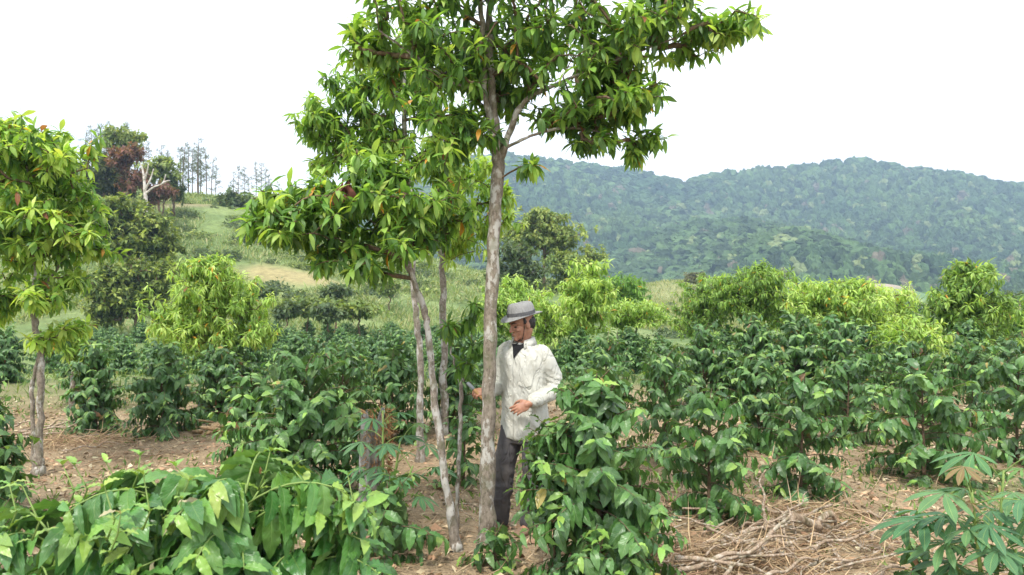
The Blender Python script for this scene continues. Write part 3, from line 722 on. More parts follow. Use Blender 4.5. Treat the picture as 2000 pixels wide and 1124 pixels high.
# lime tree
tree('shade_tree', 415, 11.8,
  [[(415, 780, 0, .06), (414, 690, 0, .05), (412, 620, 0, .04), (410, 560, 0, .02)], [(414, 690, 0, .03), (370, 640, 0, .02), (340, 610, 0, .01)], [(414, 680, 0, .03), (460, 640, 0, .02), (490, 600, 0, .01)]],
  [(400, 560, 0, 66, 48, .7, 110), (345, 625, 0, 50, 52, .6, 90), (445, 600, 0, 66, 54, .7, 120), (400, 645, -.2, 95, 36, .6, 110), (500, 640, 0, 34, 42, .4, 44), (380, 515, 0, 34, 22, .4, 26), (430, 520, 0, 30, 20, .4, 22)],
  'bushy lime-green tree with feathery leaves on the left behind the dark shrubs', 'pale young trees', seed=10, L=.135, nl=15, sag=.65, leaf='shade_mid', pal=LIME_C, mat='lime', wsc=.85, orange=.02)
tree('shade_tree', 140, 10.5,
  [[(140, 800, 0, .04), (142, 720, 0, .03), (145, 660, 0, .02)]],
  [(140, 660, 0, 38, 34, .4, 30), (165, 690, 0, 26, 26, .3, 16)],
  'small yellow-green tree just right of the left tree\'s trunk', 'pale young trees', seed=110, L=.18, nl=8, sag=.6, leaf='shade_mid', pal=LIME_C, mat='lime', wsc=.85)
# sapling between the trunks
tree('sapling', 903, 5.5,
  [[(893, 1040, 0, .016), (896, 900, 0, .015), (900, 800, 0, .015), (899, 740, 0, .014)], [(905, 745, 0, .010), (885, 700, 0, .007), (868, 620, 0, .004)], [(905, 742, 0, .010), (918, 690, .05, .008), (925, 600, .1, .004)]],
  [(885, 650, 0, 34, 34, .25, 9), (915, 640, .1, 30, 42, .25, 10), (900, 710, 0, 42, 26, .25, 8), (930, 600, .1, 20, 22, .2, 3)],
  'thin sapling with dark drooping leaves in front of the man, left of the big trunk', seed=11, cat='sapling', L=.13, nl=5, sag=.45, bark='bark_pale', pal=SHADE_C[:4], segs=7, tip_r=.002)

# pale young trees behind the coffee rows, each with its own crown
PALE = 'pale young trees'
mid_trees = [
 (1140, 15.5, [(1148, 545, 0, 50, 30, .6, 34), (1130, 590, 0, 44, 36, .6, 40), (1165, 580, 0, 34, 36, .5, 26), (1138, 630, 0, 30, 16, .4, 10)], 'slim lime-green tree on a thin pale trunk right of the man', 12, LIME_C, .19),
 (1000, 17.5, [(1000, 575, 0, 40, 34, .7, 34), (985, 610, 0, 50, 30, .7, 34), (950, 590, 0, 34, 26, .6, 18)], 'low lime-green tree behind the man\'s hat', 13, LIME_C, .2),
 (1062, 19, [(1062, 610, 0, 40, 34, .8, 40), (1085, 640, 0, 36, 26, .7, 24)], 'small pale tree between the hat and the slim tree', 14, LIME_C, .2),
 (1242, 20, [(1242, 610, 0, 48, 24, .9, 52), (1215, 620, 0, 26, 20, .6, 18)], 'round pale bush-like tree below the terraced field', 15, LIME_C, .2),
 (1372, 19, [(1375, 570, 0, 40, 36, .8, 48), (1365, 615, 0, 44, 34, .8, 44)], 'green-yellow tree at the left end of the right-hand tree row', 16, [(.06, .13, .03)] + LIME_C[:3], .2),
 (1465, 17.5, [(1475, 548, 0, 50, 26, .8, 54), (1440, 575, 0, 50, 34, .8, 50), (1500, 590, 0, 46, 36, .7, 44), (1505, 530, 0, 26, 14, .4, 12)], 'wide flat-topped tree with two leafy humps in the right-hand row', 17, [(.07, .15, .03)] + LIME_C[:3], .2),
 (1640, 15.2, [(1640, 575, 0, 56, 36, .8, 54), (1600, 600, 0, 50, 36, .7, 44), (1680, 610, 0, 46, 40, .7, 42), (1655, 560, 0, 36, 18, .5, 18)], 'dense yellow-green tree in the middle of the right-hand row', 18, LIME_C, .19),
 (1550, 18.5, [(1555, 585, 0, 46, 32, .8, 44), (1545, 620, 0, 40, 26, .7, 26)], 'yellowish tree filling the gap left of the middle tree', 118, LIME_C, .2),
 (1745, 17, [(1745, 590, 0, 50, 36, .8, 46), (1720, 625, 0, 36, 30, .7, 30), (1770, 640, 0, 36, 26, .6, 24)], 'light yellow tree left of the tallest pale tree', 19, LIME_C[1:] + [(.38, .46, .16)], .19),
 (1885, 14.2, [(1885, 550, 0, 40, 40, .6, 42), (1890, 600, 0, 60, 36, .7, 62), (1860, 640, 0, 56, 36, .7, 50), (1920, 650, 0, 46, 36, .6, 42), (1900, 525, 0, 26, 18, .4, 14)], 'tallest pale tree, conical, near the right edge', 20, [(.07, .15, .03)] + LIME_C[:3], .19),
 (1770, 12.8, [(1775, 650, 0, 46, 26, .6, 42), (1760, 675, 0, 40, 22, .5, 26)], 'low pale tree in front of the tallest one', 21, LIME_C, .17),
 (1990, 16, [(1990, 640, 0, 46, 44, .7, 48), (2030, 620, 0, 50, 50, .7, 30)], 'green tree cut by the right edge', 22, SHADE_C[1:], .2),
 (1205, 30, [(1205, 570, 0, 36, 36, 1.2, 66), (1222, 600, 0, 34, 28, 1.1, 46)], 'darker green tree behind the slim lime tree', 23, SHADE_C[1:4], .32),
]
for px, y, bl, lab, sd, pal, L in mid_trees:
    zt = min(b[1] - b[4] for b in bl); zgp = 562 + (CAM_H - Hs(X(px, y), y)) / y * F
    tree('shade_tree', px, y, [[(px, zgp + 5, 0, .06), (px + 2, (zgp + zt) / 2 + 20, 0, .045), (px + 1, zt + 25, 0, .015)]], [(a, b_, d, rx * 1.1, rz * 1.1, ry * 1.1, int(n * 2.1)) for a, b_, d, rx, rz, ry, n in bl], lab, PALE, seed=sd, L=L * .84, nl=10, sag=.5,
         leaf='shade_mid' if y < 16 else 'shade_lo', pal=pal, mat='lime', bark='bark_pale', segs=6, twig_sides=3, orange=.008, brown=0, tip_r=.004, wsc=1.0)

# ------------------------------------------------------------------ hillside and valley trees
def clump_tree(name, px, y, blobs, label, group, pal, seed, leaf=.45, trunk_r=.16, forks=True, cat='tree', sag=.1, nl=9, up=None, bark='twig', per=1.0):
    x0 = X(px, y); zg = Hs(x0, y); zgp = 562 + (CAM_H - zg) / y * F
    zt = min(b[1] - b[4] for b in blobs); tr = [[(px, zgp + 3, 0, trunk_r), (px + 1, zgp * .5 + zt * .5, 0, trunk_r * .7), (px, zt * .8 + zgp * .2, 0, trunk_r * .3)]]
    return tree(name, px, y, tr, [(a, b_, d, rx, rz, ry, int(n * per)) for a, b_, d, rx, rz, ry, n in blobs], label, group, cat, seed, 'clump', leaf, pal, nl, sag, bark=bark, mat='far_leaf', segs=7,
                twig_sides=3, orange=0, brown=0, tip_r=.012, wsc=.7, max_r=.12, step=1.0, extra=0)
DARK = [(.034, .060, .020), (.075, .12, .032), (.14, .19, .042), (.28, .34, .08)]
OLIVE = [(.07, .115, .036), (.13, .19, .055), (.24, .30, .09), (.32, .38, .12)]
GREY = [(.045, .075, .036), (.08, .12, .055), (.13, .18, .08)]
clump_tree('broadleaf_tree', 250, 50, [(235, 420, 0, 42, 36, 1.8, 74), (300, 445, 0, 36, 34, 1.8, 60), (265, 480, 0, 62, 34, 2.2, 80), (225, 460, 0, 36, 34, 1.6, 44), (320, 480, 0, 26, 20, 1.2, 26), (180, 440, 0, 26, 30, 1.4, 40)],
   'dark olive tree with rounded bright tips on the left slope', 'trees on the left hill', DARK, 301, .42, .22, per=2.0)
clump_tree('broadleaf_tree', 265, 44, [(220, 560, 0, 46, 36, 1.5, 70), (280, 580, 0, 46, 32, 1.5, 66), (255, 530, 0, 56, 26, 1.5, 56), (320, 540, 0, 26, 36, 1.2, 30), (210, 610, 0, 40, 24, 1.2, 40)],
   'dark lower tree in front of the olive one, reaching the coffee rows', 'trees on the left hill', DARK, 302, .38, .18, per=1.9)
clump_tree('broadleaf_tree', 205, 72, [(205, 330, 0, 36, 28, 2.2, 70), (185, 360, 0, 36, 24, 2.2, 50), (230, 350, 0, 26, 26, 1.6, 36)],
   'dark round tree on the hilltop left of the rusty crown', 'trees on the left hill', [(.03, .04, .018), (.05, .065, .028), (.08, .10, .04)], 303, .6, .22)
clump_tree('dead_tree', 248, 70, [(248, 300, 0, 30, 24, 1.4, 56), (258, 345, 0, 26, 30, 1.3, 44), (242, 322, 0, 24, 18, 1.2, 24)],
   'tree with a rusty reddish brown dying crown on the hilltop', 'trees on the left hill', [(.10, .05, .04), (.16, .075, .055), (.22, .12, .08)], 304, .5, .2)
clump_tree('dead_tree', 318, 72, [(318, 372, 0, 24, 16, 1.3, 44), (300, 385, 0, 16, 14, 1.0, 20)],
   'low rusty brown shrubby tree right of the bare white snag', 'trees on the left hill', [(.09, .045, .035), (.15, .07, .055), (.2, .11, .08)], 305, .5, .12)
clump_tree('broadleaf_tree', 310, 75, [(312, 322, 0, 26, 14, 1.5, 46), (325, 345, 0, 24, 18, 1.4, 36), (290, 345, 0, 16, 16, 1.2, 20)],
   'flat green crown rising behind the bare white snag', 'trees on the left hill', OLIVE, 306, .55, .14)
clump_tree('broadleaf_tree', 338, 76, [(340, 365, 0, 20, 24, 1.5, 44)],
   'dark bluish bush on the crest right of the snag', 'trees on the left hill', GREY, 307, .5, .14)
clump_tree('broadleaf_tree', 462, 84, [(462, 385, 0, 24, 16, 1.6, 44), (440, 412, 0, 36, 26, 2, 70), (405, 425, 0, 28, 20, 1.8, 40)],
   'dark spreading tree on the open slope below the crest', 'trees on the left hill', GREY, 308, .6, .14)
clump_tree('broadleaf_tree', 240, 78, [(240, 262, 0, 30, 18, 1.6, 44), (262, 275, 0, 20, 18, 1.4, 24), (225, 282, 0, 20, 18, 1.4, 24)],
   'tall olive tree showing above the rusty crown', 'trees on the left hill', OLIVE, 309, .5, .2)
clump_tree('broadleaf_tree', 1062, 62, [(1058, 425, 0, 42, 16, 1.8, 70), (1085, 462, 0, 46, 28, 2.0, 100), (1020, 450, 0, 40, 24, 1.8, 74), (1050, 470, 0, 62, 20, 2.2, 80), (1095, 500, 0, 34, 16, 1.5, 40)],
   'tall spreading olive-green tree right of the big trunk below the mountain', 'trees in the valley', OLIVE, 310, .42, .2, per=1.3)
clump_tree('broadleaf_tree', 1010, 52, [(1010, 500, 0, 44, 34, 1.8, 90), (1030, 540, 0, 50, 32, 1.8, 80), (985, 540, 0, 34, 34, 1.6, 50)],
   'rounded grey-green tree right behind the big trunk', 'trees in the valley', GREY, 311, .38, .2, per=1.2)
clump_tree('broadleaf_tree', 1105, 56, [(1100, 520, 0, 40, 28, 1.6, 70), (1120, 560, 0, 44, 26, 1.6, 70)],
   'darker green tree under the spreading olive tree', 'trees in the valley', OLIVE[:3], 312, .4, .16, per=1.2)
clump_tree('broadleaf_tree', 1163, 75, [(1163, 497, 0, 22, 18, 1.4, 50), (1150, 515, 0, 20, 16, 1.2, 30)],
   'small light tree standing alone right of the olive tree', 'trees in the valley', OLIVE, 313, .45, .14)
clump_tree('broadleaf_tree', 1362, 118, [(1362, 540, 0, 20, 9, 2, 44), (1348, 546, 0, 12, 8, 1.5, 20)],
   'flat brownish tree on the crest of the terraced field', 'trees in the valley', [(.08, .09, .05), (.13, .13, .07), (.18, .18, .10)], 314, .6, .16)
for i, (px, py, y, rx, rz, lab) in enumerate([
   (600, 597, 42, 52, 20, 'wide dark bush at the foot of the hill beside the pale track'), (655, 570, 46, 34, 18, 'dark bush under the leaning tree\'s crown on the lower slope'), (560, 600, 40, 24, 18, 'round dark bush left of the wide one at the hill foot'),
   (700, 605, 40, 44, 16, 'low dark bush right of the wide one at the hill foot'), (640, 612, 39, 34, 14, 'low green bush in front of the wide dark one'), (520, 570, 48, 20, 12, 'small dark bush at the left end of the pale track'), (760, 560, 55, 24, 16, 'lone bush in the grassy slope behind the two trunks'),
   (1960, 590, 60, 50, 20, 'dark green treetop at the far right edge above the rows')]):
    clump_tree('bush', px, y, [(px, py, 0, rx, rz, rx / F * y, int(rx * 2.0))], lab, 'bushes in the valley', GREY if i % 3 else OLIVE[:3], 330 + i, .34, .06, cat='bush')

# scattered shrubs on the slope: three kinds, copied
sh = []
for k in range(4):
    rng = np.random.default_rng(400 + k); b = MB(); n = 420
    d = nrm(rng.normal(0, 1, (n, 3)) * [1, 1, .8]); d[:, 2] = np.abs(d[:, 2]) * 1.0 - .08
    rr = rng.uniform(.55, 1.05, (n, 1)) * (1 + .25 * np.sin(d[:, :1] * 5 + k) * np.cos(d[:, 1:2] * 4))
    p = d * rr * [1, 1, .85]
    put_leaves(b, T['clump'], p, d + rng.normal(0, .6, (n, 3)) + [0, 0, .3], d + [0, 0, .6], rng.uniform(.16, .34, n), palette(n, [(GREY, OLIVE, LIME_C[:3], DARK)[k]][0], rng), .7, rng)
    sh.append(b.mesh('bush', M['far_leaf']))
def bush_copy(x, y, s, k, label, group):
    o = bpy.data.objects.new('bush', sh[k]); COL.objects.link(o); o.location = (x, y, Hs(x, y) - .1 * s); o.rotation_euler = (0, 0, random.uniform(0, 6.28))
    o.scale = (s * random.uniform(.9, 1.4), s, s * random.uniform(.6, .95)); tag(o, label, 'bush', group)
for i in range(300):
    y = random.uniform(52, 106); x = X(random.uniform(100, 960), y)
    if vnoise(x * .13, y * .13) < .42 or (abs(x + 19.3) < 6 and abs(y - 64) < 3): continue
    bush_copy(x, y, random.uniform(.5, 1.5), random.choice([0, 0, 1, 1, 3]), 'small shrub scattered on the grassy slope of the left hill', 'shrubs scattered on the left hill')
for i in range(20):
    y = random.uniform(95, 140); x = X(random.uniform(1180, 1420), y)
    bush_copy(x, y, random.uniform(.3, .8), random.choice([0, 1]), 'small dot-like shrub on the terraced field in the valley', 'shrubs on the terraced field')
for i in range(62):
    y = random.uniform(34, 95); x = X(random.uniform(980, 2060), y)
    if x > 18 and x < 60 and y > 88: continue
    bush_copy(x, y, random.uniform(.8, 1.7), random.choice([0, 1, 2, 2, 1]), 'bush in the thicket behind the pale trees', 'bushes of the valley thicket')

for i in range(28):
    x, y = random.gauss(134, 26), random.gauss(238, 16)
    if fbm(x * .05, y * .05, 2) < .45 or y > 262: continue
    bush_copy(x, y, random.uniform(.7, 1.8), random.choice([0, 1]), 'tiny bush on the green face of the bare-topped hill', 'bushes on the bare-topped hill')
# pines on the crest
def pine_mesh(seed, h):
    rng = np.random.default_rng(seed); tb, cb = MB(), MB()
    q = spline([[0, 0, -.3], [rng.normal(0, .1), 0, h * .5], [rng.normal(0, .2), 0, h]], 8)
    v, f, uv = tube_arrays(q, np.linspace(.10, .03, 8), 5); tb.add(v, f, uv)
    P, D = [], []
    z = h * rng.uniform(.3, .5)
    while z < h:
        t = (z / h); a = rng.uniform(0, 6.28); L = (1.7 * (1 - t) + .45) * rng.uniform(.5, 1.2)
        c = np.array([np.interp(z, q[:, 2], q[:, 0]), 0, z]); e = np.array([math.cos(a), math.sin(a), rng.uniform(0, .5)]) * L
        v, f, uv = tube_arrays([c, c + e * .6, c + e + [0, 0, .1 * L]], [.03, .02, .01], 3, False); tb.add(v, f, uv)
        for k in range(int(12 + 12 * L)):
            P.append(c + e * rng.uniform(.45, 1.05) + rng.normal(0, .10, 3) * [1, 1, .6]); D.append(rng.normal(0, 1, 3) + [0, 0, .5])
        z += rng.uniform(.16, .42) * h / 8
    n = len(P)
    put_leaves(cb, T['shade_lo'], np.array(P), np.array(D), rng.normal(0, 1, (n, 3)), rng.uniform(.3, .55, n), palette(n, [(.05, .065, .04), (.09, .11, .06), (.13, .16, .08)], rng), .55, rng)
    return tb.mesh('trunk', M['twig']), cb.mesh('crown', M['far_leaf'])
pm = [pine_mesh(500 + k, 8.0) for k in range(6)]
def pine(px, y, hpx, label, group):
    x = X(px, y); r = empty('pine_tree', (x, y, Hs(x, y)), random.uniform(0, 6.28)); s = (hpx / F * y) / 8.0
    for nm, me in zip(('trunk', 'crown'), pm[random.randrange(6)]):
        o = bpy.data.objects.new(nm, me); COL.objects.link(o); o.parent = r
    r.scale = (s * 1.0, s * 1.0, s); tag(r, label, 'pine tree', group)
for px, hp in [(163, 95), (180, 105), (190, 90), (200, 110), (212, 118), (222, 120), (236, 118), (250, 115), (268, 112), (280, 100), (290, 92), (205, 95), (228, 105), (262, 98), (246, 125)]:
    pine(px + random.uniform(-3, 3), random.uniform(96, 108), hp * 1.0, 'thin pine in the left clump standing above the rusty crown', 'pines of the left clump')
for px, hp in [(315, 85), (326, 78), (334, 72), (352, 84), (361, 88), (368, 92), (376, 90), (385, 96), (394, 94), (402, 84), (412, 72), (421, 64), (357, 72), (389, 80)]:
    pine(px + random.uniform(-2, 2), random.uniform(98, 106), hp * 1.25, 'thin pine in the middle clump on the bare crest', 'pines of the middle clump')
for px, hp in [(455, 52), (466, 60), (477, 58), (488, 48), (501, 62), (510, 64), (518, 58), (526, 50), (545, 36), (575, 30)]:
    pine(px + random.uniform(-2, 2), random.uniform(100, 108), hp * 1.35, 'thin small pine in the right clump on the bare crest', 'pines of the right clump')

# bare white snag
def snag():
    y = 62; px0 = 283; x0 = X(px0, y); zg = Hs(x0, y); r = empty('dead_snag', (x0, y, zg)); tb, bb = MB(), MB()
    def seg(b, pts, rr):
        q = spline([[X(a, y) - x0, d, Z(p, y) - zg] for a, p, d in pts], 12); v, f, uv = tube_arrays(q, np.linspace(rr[0], rr[1], 12), 7); b.add(v, f, uv)
    zgp = 562 + (CAM_H - zg) / y * F
    seg(tb, [(284, zgp, 0), (285, 410, 0), (283, 372, 0), (281, 345, 0)], (.22, .10))
    for pts in ([(283, 380, 0), (300, 366, 0), (315, 358, .2), (322, 340, .2)], [(284, 370, 0), (294, 350, 0), (300, 330, 0)], [(281, 345, 0), (278, 330, 0), (274, 318, 0)], [(282, 352, 0), (290, 335, -.2), (292, 322, -.2)], [(315, 358, .2), (322, 354, .2), (330, 352, .2)]):
        seg(bb, pts, (.10, .03))
    tb.build('trunk', M['snag'], r); bb.build('branches', M['snag'], r)
    tag(r, 'bare whitish dead snag with forked limbs on the left slope', 'dead tree')
M['snag'] = bark_mat('snag_wood', (.52, .47, .42), (.62, .58, .54), (.3, .26, .22), .5, 3)
snag()

# mountain forest: a wood that reads as one mass
def forest():
    rng = np.random.default_rng(600); tp = []
    for k in range(8):
        nr, ns = 6, 10; ph = np.linspace(.12, 1.9, nr); th = np.linspace(0, 2 * np.pi, ns, endpoint=False); P_, T_ = np.meshgrid(ph, th, indexing='ij')
        T_ = T_ + (np.arange(nr)[:, None] % 2) * .3; rr = 1 + .24 * np.sin(T_ * 2 + k) * np.sin(P_ * 3 + k * 2) + rng.normal(0, .13, P_.shape)
        v = np.stack([np.cos(T_) * np.sin(P_) * rr, np.sin(T_) * np.sin(P_) * rr, np.cos(P_) * rr * .85], -1).reshape(-1, 3)
        i = (np.arange(nr - 1)[:, None] * ns); j = np.arange(ns)[None]; q = np.stack([i + j, i + ns + j, i + ns + (j + 1) % ns, i + (j + 1) % ns], -1).reshape(-1, 4)
        v = np.vstack([v, [[0, 0, .85]]]); t = np.stack([np.full(ns, nr * ns), np.arange(ns), (np.arange(ns) + 1) % ns, (np.arange(ns) + 1) % ns], -1)
        tp.append((v, np.vstack([q, t[:, :4]]), rng.uniform(.82, 1.18, len(v))))
    N_ = 27000; y = 335 + (905 - 335) * rng.random(N_) ** .8; px = rng.uniform(560, 2120, N_); x = (px - 1000) / F * y
    z = HM(x, y); s = (2.1 + 4.2 * rng.random(N_) ** 2.2) * (.75 + .25 * (y / 600)) * (.8 + .5 * fbm(x * .02, y * .02, 2)); b = MB()
    pinez = fbm(x * .006 + 40, y * .008, 3)
    key = fbm(x * .012 + 8, y * .012, 3)[:, None]
    c = np.array([.022, .050, .022]) * (1 - key) + np.array([.085, .13, .040]) * key
    c = c * rng.uniform(.45, 1.7, (N_, 1)); o = rng.random(N_); c[o < .05] = (.17, .21, .08); c[(o > .05) & (o < .07)] = (.14, .12, .08)
    pk = rng.integers(0, 8, N_)
    for k, (tv, tq, cc) in enumerate(tp):
        m = np.nonzero(pk == k)[0]; a = rng.uniform(0, 6.28, len(m)); ca, sa = np.cos(a)[:, None], np.sin(a)[:, None]
        ss = s[m][:, None]; zz = np.where(pinez[m] > .55, 1.25, .95)[:, None]; ws_ = np.where(pinez[m] > .55, .72, 1.0)[:, None]
        vx = (tv[None, :, 0] * ca - tv[None, :, 1] * sa) * ss * ws_ + x[m][:, None]; vy = (tv[None, :, 0] * sa + tv[None, :, 1] * ca) * ss * ws_ + y[m][:, None]
        vz = tv[None, :, 2] * ss * zz + z[m][:, None] + s[m][:, None] * .35
        nv = len(tv); q = (tq[None] + (np.arange(len(m)) * nv)[:, None, None]).reshape(-1, 4); tri = q[:, 2] == q[:, 3]
        col = np.repeat(c[m], nv, 0) * np.tile(cc, len(m))[:, None]
        b.add(np.stack([vx, vy, vz], -1).reshape(-1, 3), [q[~tri], q[tri][:, :3]], None, col)
    o = b.build('forest', M['far_crown'], smooth=False); tag(o, 'dense broadleaf forest covering the blue-green mountain', 'forest', kind='stuff')
forest()
def valley_wood():
    rng = np.random.default_rng(610); b = MB(); n = 900
    y = rng.uniform(150, 330, n); x = (rng.uniform(950, 2150, n) - 1000) / F * y
    keep = (blob(x, y, 134, 250, 34, 38) < .35) & (blob(x, y, 38, 138, 40, 30) < .3); x, y = x[keep], y[keep]; n = len(x)
    for i in range(n):
        m = 46; d = nrm(rng.normal(0, 1, (m, 3))); d[:, 2] = np.abs(d[:, 2]); s = rng.uniform(2.0, 3.6); c = rng.uniform(.6, 1.4)
        put_leaves(b, T['clump'][:2], np.array([x[i], y[i], Hs(x[i], y[i]) + s * .4]) + d * s * rng.uniform(.75, 1.1, (m, 1)), np.cross(d, rng.normal(0, 1, (m, 3))) + d * .3, d + rng.normal(0, .3, (m, 3)), s * .5, np.array([.05, .085, .03]) * c * (1 + .5 * (rng.random() > .7)), .9, rng)
    o = b.build('valley_wood', M['far_leaf']); tag(o, 'green wood filling the valley floor below the mountain', 'woodland', kind='stuff')
valley_wood()

# ------------------------------------------------------------------ grass and ground cover
def blades(name, label, cat, x, y, L, wd, cols, rng, lean=.5, tuft=1, mat='far_leaf', spread=.1):
    n = len(x); x = np.repeat(x, tuft) + rng.normal(0, spread, n * tuft); y = np.repeat(y, tuft) + rng.normal(0, spread, n * tuft); n *= tuft
    p = np.stack([x, y, H(x, y) - .01], -1); d = np.stack([rng.normal(0, lean, n), rng.normal(0, lean, n), np.ones(n)], -1)
    b = MB(); put_leaves(b, T['shade_lo'], p, d, rng.normal(0, 1, (n, 3)), L * rng.uniform(.5, 1.3, n), palette(n, cols, rng), wd, rng)
    o = b.build(name, M[mat]); tag(o, label, cat, kind='stuff'); return o
rng = np.random.default_rng(700)
n = 26000; yy = rng.uniform(46, 112, n); xx = (rng.uniform(-60, 1120, n) - 1000) / F * yy
k = (vnoise(xx * .2, yy * .2) > .30) & ~((blob(xx, yy, -18.8, 64, 5.6, 2.9) > .45)); xx, yy = xx[k], yy[k]
blades('hillside_grass', 'tall pale green grass covering the left hill', 'grass', xx, yy, .62, .55, [(.10, .15, .05), (.18, .25, .09), (.30, .36, .17), (.38, .36, .20)], rng, .5, 3, spread=.35)
n = 11000; yy = rng.uniform(60, 150, n); xx = (rng.uniform(1120, 1500, n) - 1000) / F * yy
blades('field_grass', 'short dry grass on the terraced field in the valley', 'grass', xx, yy, .6, .6, [(.12, .2, .08), (.28, .3, .13), (.36, .32, .17)], rng, .5, 3, spread=.3)
n = 5500; yy = rng.uniform(11.5, 45, n); xx = (rng.uniform(-60, 2060, n) - 1000) / F * yy
blades('field_weeds', 'green weeds growing between the coffee rows', 'weeds', xx, yy, .20, .55, [(.06, .11, .03), (.13, .2, .05), (.25, .27, .10)], rng, .6, 3, spread=.12)
# weeds near: patches on the path
n = 4200; yy = 3.2 + 9 * rng.random(n); xx = (rng.uniform(-60, 2060, n) - 1000) / F * yy; k = (fbm(xx * .8 + 3, yy * .8, 3) > .52) | ((xx > 2.2) & (yy > 5.4) & (yy < 7.4)) | ((xx < -3.5) & (yy > 8.6)); xx, yy = xx[k], yy[k]
blades('ground_weeds', 'small green weeds sprouting from the bare soil', 'weeds', xx, yy, .075, .9, [(.06, .12, .03), (.12, .2, .05), (.24, .28, .1)], rng, .9, 4, spread=.03)
def litter():
    rng = np.random.default_rng(710); b = MB(); n = 17000
    y = 2.6 + 9.5 * rng.random(n) ** .9; x = (rng.uniform(-80, 2080, n) - 1000) / F * y
    p = np.stack([x, y, H(x, y) + rng.uniform(.004, .02, n)], -1); a = rng.uniform(0, 6.28, n)
    d = np.stack([np.cos(a), np.sin(a), rng.uniform(-.05, .35, n)], -1)
    put_leaves(b, T['shade_lo'] + T['clump'][:2], p, d, np.array([0, 0, 1.]) + rng.normal(0, .45, (n, 3)), rng.uniform(.03, .10, n), palette(n, [(.15, .09, .05), (.28, .19, .11), (.40, .31, .19), (.52, .44, .30)], rng), .8, rng)
    o = b.build('leaf_litter', M['litter']); tag(o, 'fallen dry brown leaves scattered on the soil', 'leaf litter', kind='stuff')
litter()
def straw():
    rng = np.random.default_rng(720); b = MB()
    cs = [(1455, 4.75, .62, .34, 900, .13), (1580, 4.3, .5, .3, 620, .08), (1330, 4.9, .4, .22, 380, .08), (1560, 5.7, .6, .4, 520, .10), (1700, 5.2, .6, .5, 340, .05), (1400, 4.2, .8, .3, 380, .04), (160, 8.6, .9, .4, 500, .12), (1500, 5.2, 1.6, .9, 700, .03), (1000, 5, 4, 2.4, 1500, .015), (200, 7.5, 2.2, 1.6, 700, .02), (1600, 7, 2.5, 1.2, 600, .02), (620, 5, 1.5, 1.2, 200, .02), (1150, 5.6, .8, .8, 240, .02)]
    for px, y, rx, ry, n, hh in cs:
        x = X(px, y) + rng.normal(0, rx * .5, n); yy = y + rng.normal(0, ry * .5, n)
        g = np.exp(-((x - X(px, y)) / rx) ** 2 - ((yy - y) / ry) ** 2)
        p = np.stack([x, yy, H(x, yy) + .01 + hh * g * rng.random(n)], -1); a = rng.normal(.4, 1.1, n)
        d = np.stack([np.cos(a), np.sin(a) * .8, rng.normal(.05, .28, n)], -1)
        put_leaves(b, T['shade_lo'], p - nrm(d) * .1, d, rng.normal(0, 1, (n, 3)) + [0, 0, 1], rng.uniform(.12, .42, n), palette(n, [(.22, .14, .08), (.40, .28, .17), (.52, .41, .26)], rng), .09, rng)
    o = b.build('straw', M['straw']); tag(o, 'dry straw and fine stalks strewn over the brush pile', 'straw', kind='stuff')
straw()
def clods():
    rng = np.random.default_rng(730); b = MB(); n = 1400
    for i in range(n):
        y = 2.6 + 8.5 * rng.random(); x = (rng.uniform(-60, 2060) - 1000) / F * y; s = rng.uniform(.008, .03) * (1 if rng.random() < .95 else 1.8)
        v = np.array([[1, 0, 0], [0, 1, 0], [-1, 0, 0], [0, -1, 0], [0, 0, .7], [.7, .7, .1], [-.6, .7, 0]]) + rng.normal(0, .2, (7, 3))
        f = np.array([[0, 5, 4], [5, 1, 4], [1, 6, 4], [6, 2, 4], [2, 3, 4], [3, 0, 4]])
        b.add(v * s + [x, y, Hs(x, y) + .002], f, None, np.array([.40, .25, .16]) * rng.uniform(.7, 1.35))
    o = b.build('soil_clods', M['litter'], smooth=False); tag(o, 'small clods of reddish earth lying on the bare soil', 'soil clods', kind='stuff')
clods()

# dry sticks: each its own thing
def stick_mesh(k):
    rng = np.random.default_rng(800 + k); b = MB(); L = 1.0
    q = spline(np.array([[t, rng.normal(0, .025), rng.normal(0, .02)] for t in np.linspace(-.5, .5, 6)]), 16)
    v, f, uv = tube_arrays(q, np.linspace(.016, .008, 16) * (1 + .1 * rng.normal(0, 1, 16)), 6); b.add(v, f, uv)
    for s in range(2):
        j = rng.integers(3, 13); e = q[j] + np.array([.1 * rng.uniform(.5, 1.6), rng.choice([-1, 1]) * rng.uniform(.05, .12), rng.uniform(0, .06)])
        v, f, uv = tube_arrays([q[j], (q[j] + e) / 2 + rng.normal(0, .008, 3), e], [.007, .005, .003], 5); b.add(v, f, uv)
    return b.mesh('stick', M['stick'])
sm = [stick_mesh(k) for k in range(7)]
def stick(px, y, L, az, tilt=0, lift=0., label=None, group='dry sticks of the brush pile', th=1.0):
    x = X(px, y); o = bpy.data.objects.new('stick', random.choice(sm)); COL.objects.link(o)
    o.location = (x, y, Hs(x, y) + .012 + lift + abs(math.sin(R(tilt))) * L / 2 * .9); o.rotation_euler = Euler((random.uniform(-.3, .3), -R(tilt), R(az)), 'XYZ'); o.scale = (L, th, th)
    tag(o, label or 'dry brown stick lying in the brush pile between the coffee shrubs', 'stick', group)
stick(1492, 5.15, .42, 80, 76, .12, 'pale stick standing upright out of the brush pile', th=.8)
stick(1290, 4.35, .55, 4, 3, .03, 'longest pale stick lying at the left end of the brush pile', th=1.2)
stick(1275, 4.45, .42, -6, 2, .02, 'pale stick just behind the longest one at the pile\'s left end', th=1.1)
stick(1440, 4.5, .85, 18, 9, .10, 'long stick slanting across the top of the brush pile', th=1.0)
stick(1600, 5.35, .36, 12, 4, .04, 'thick short log piece behind the brush pile', th=2.6)
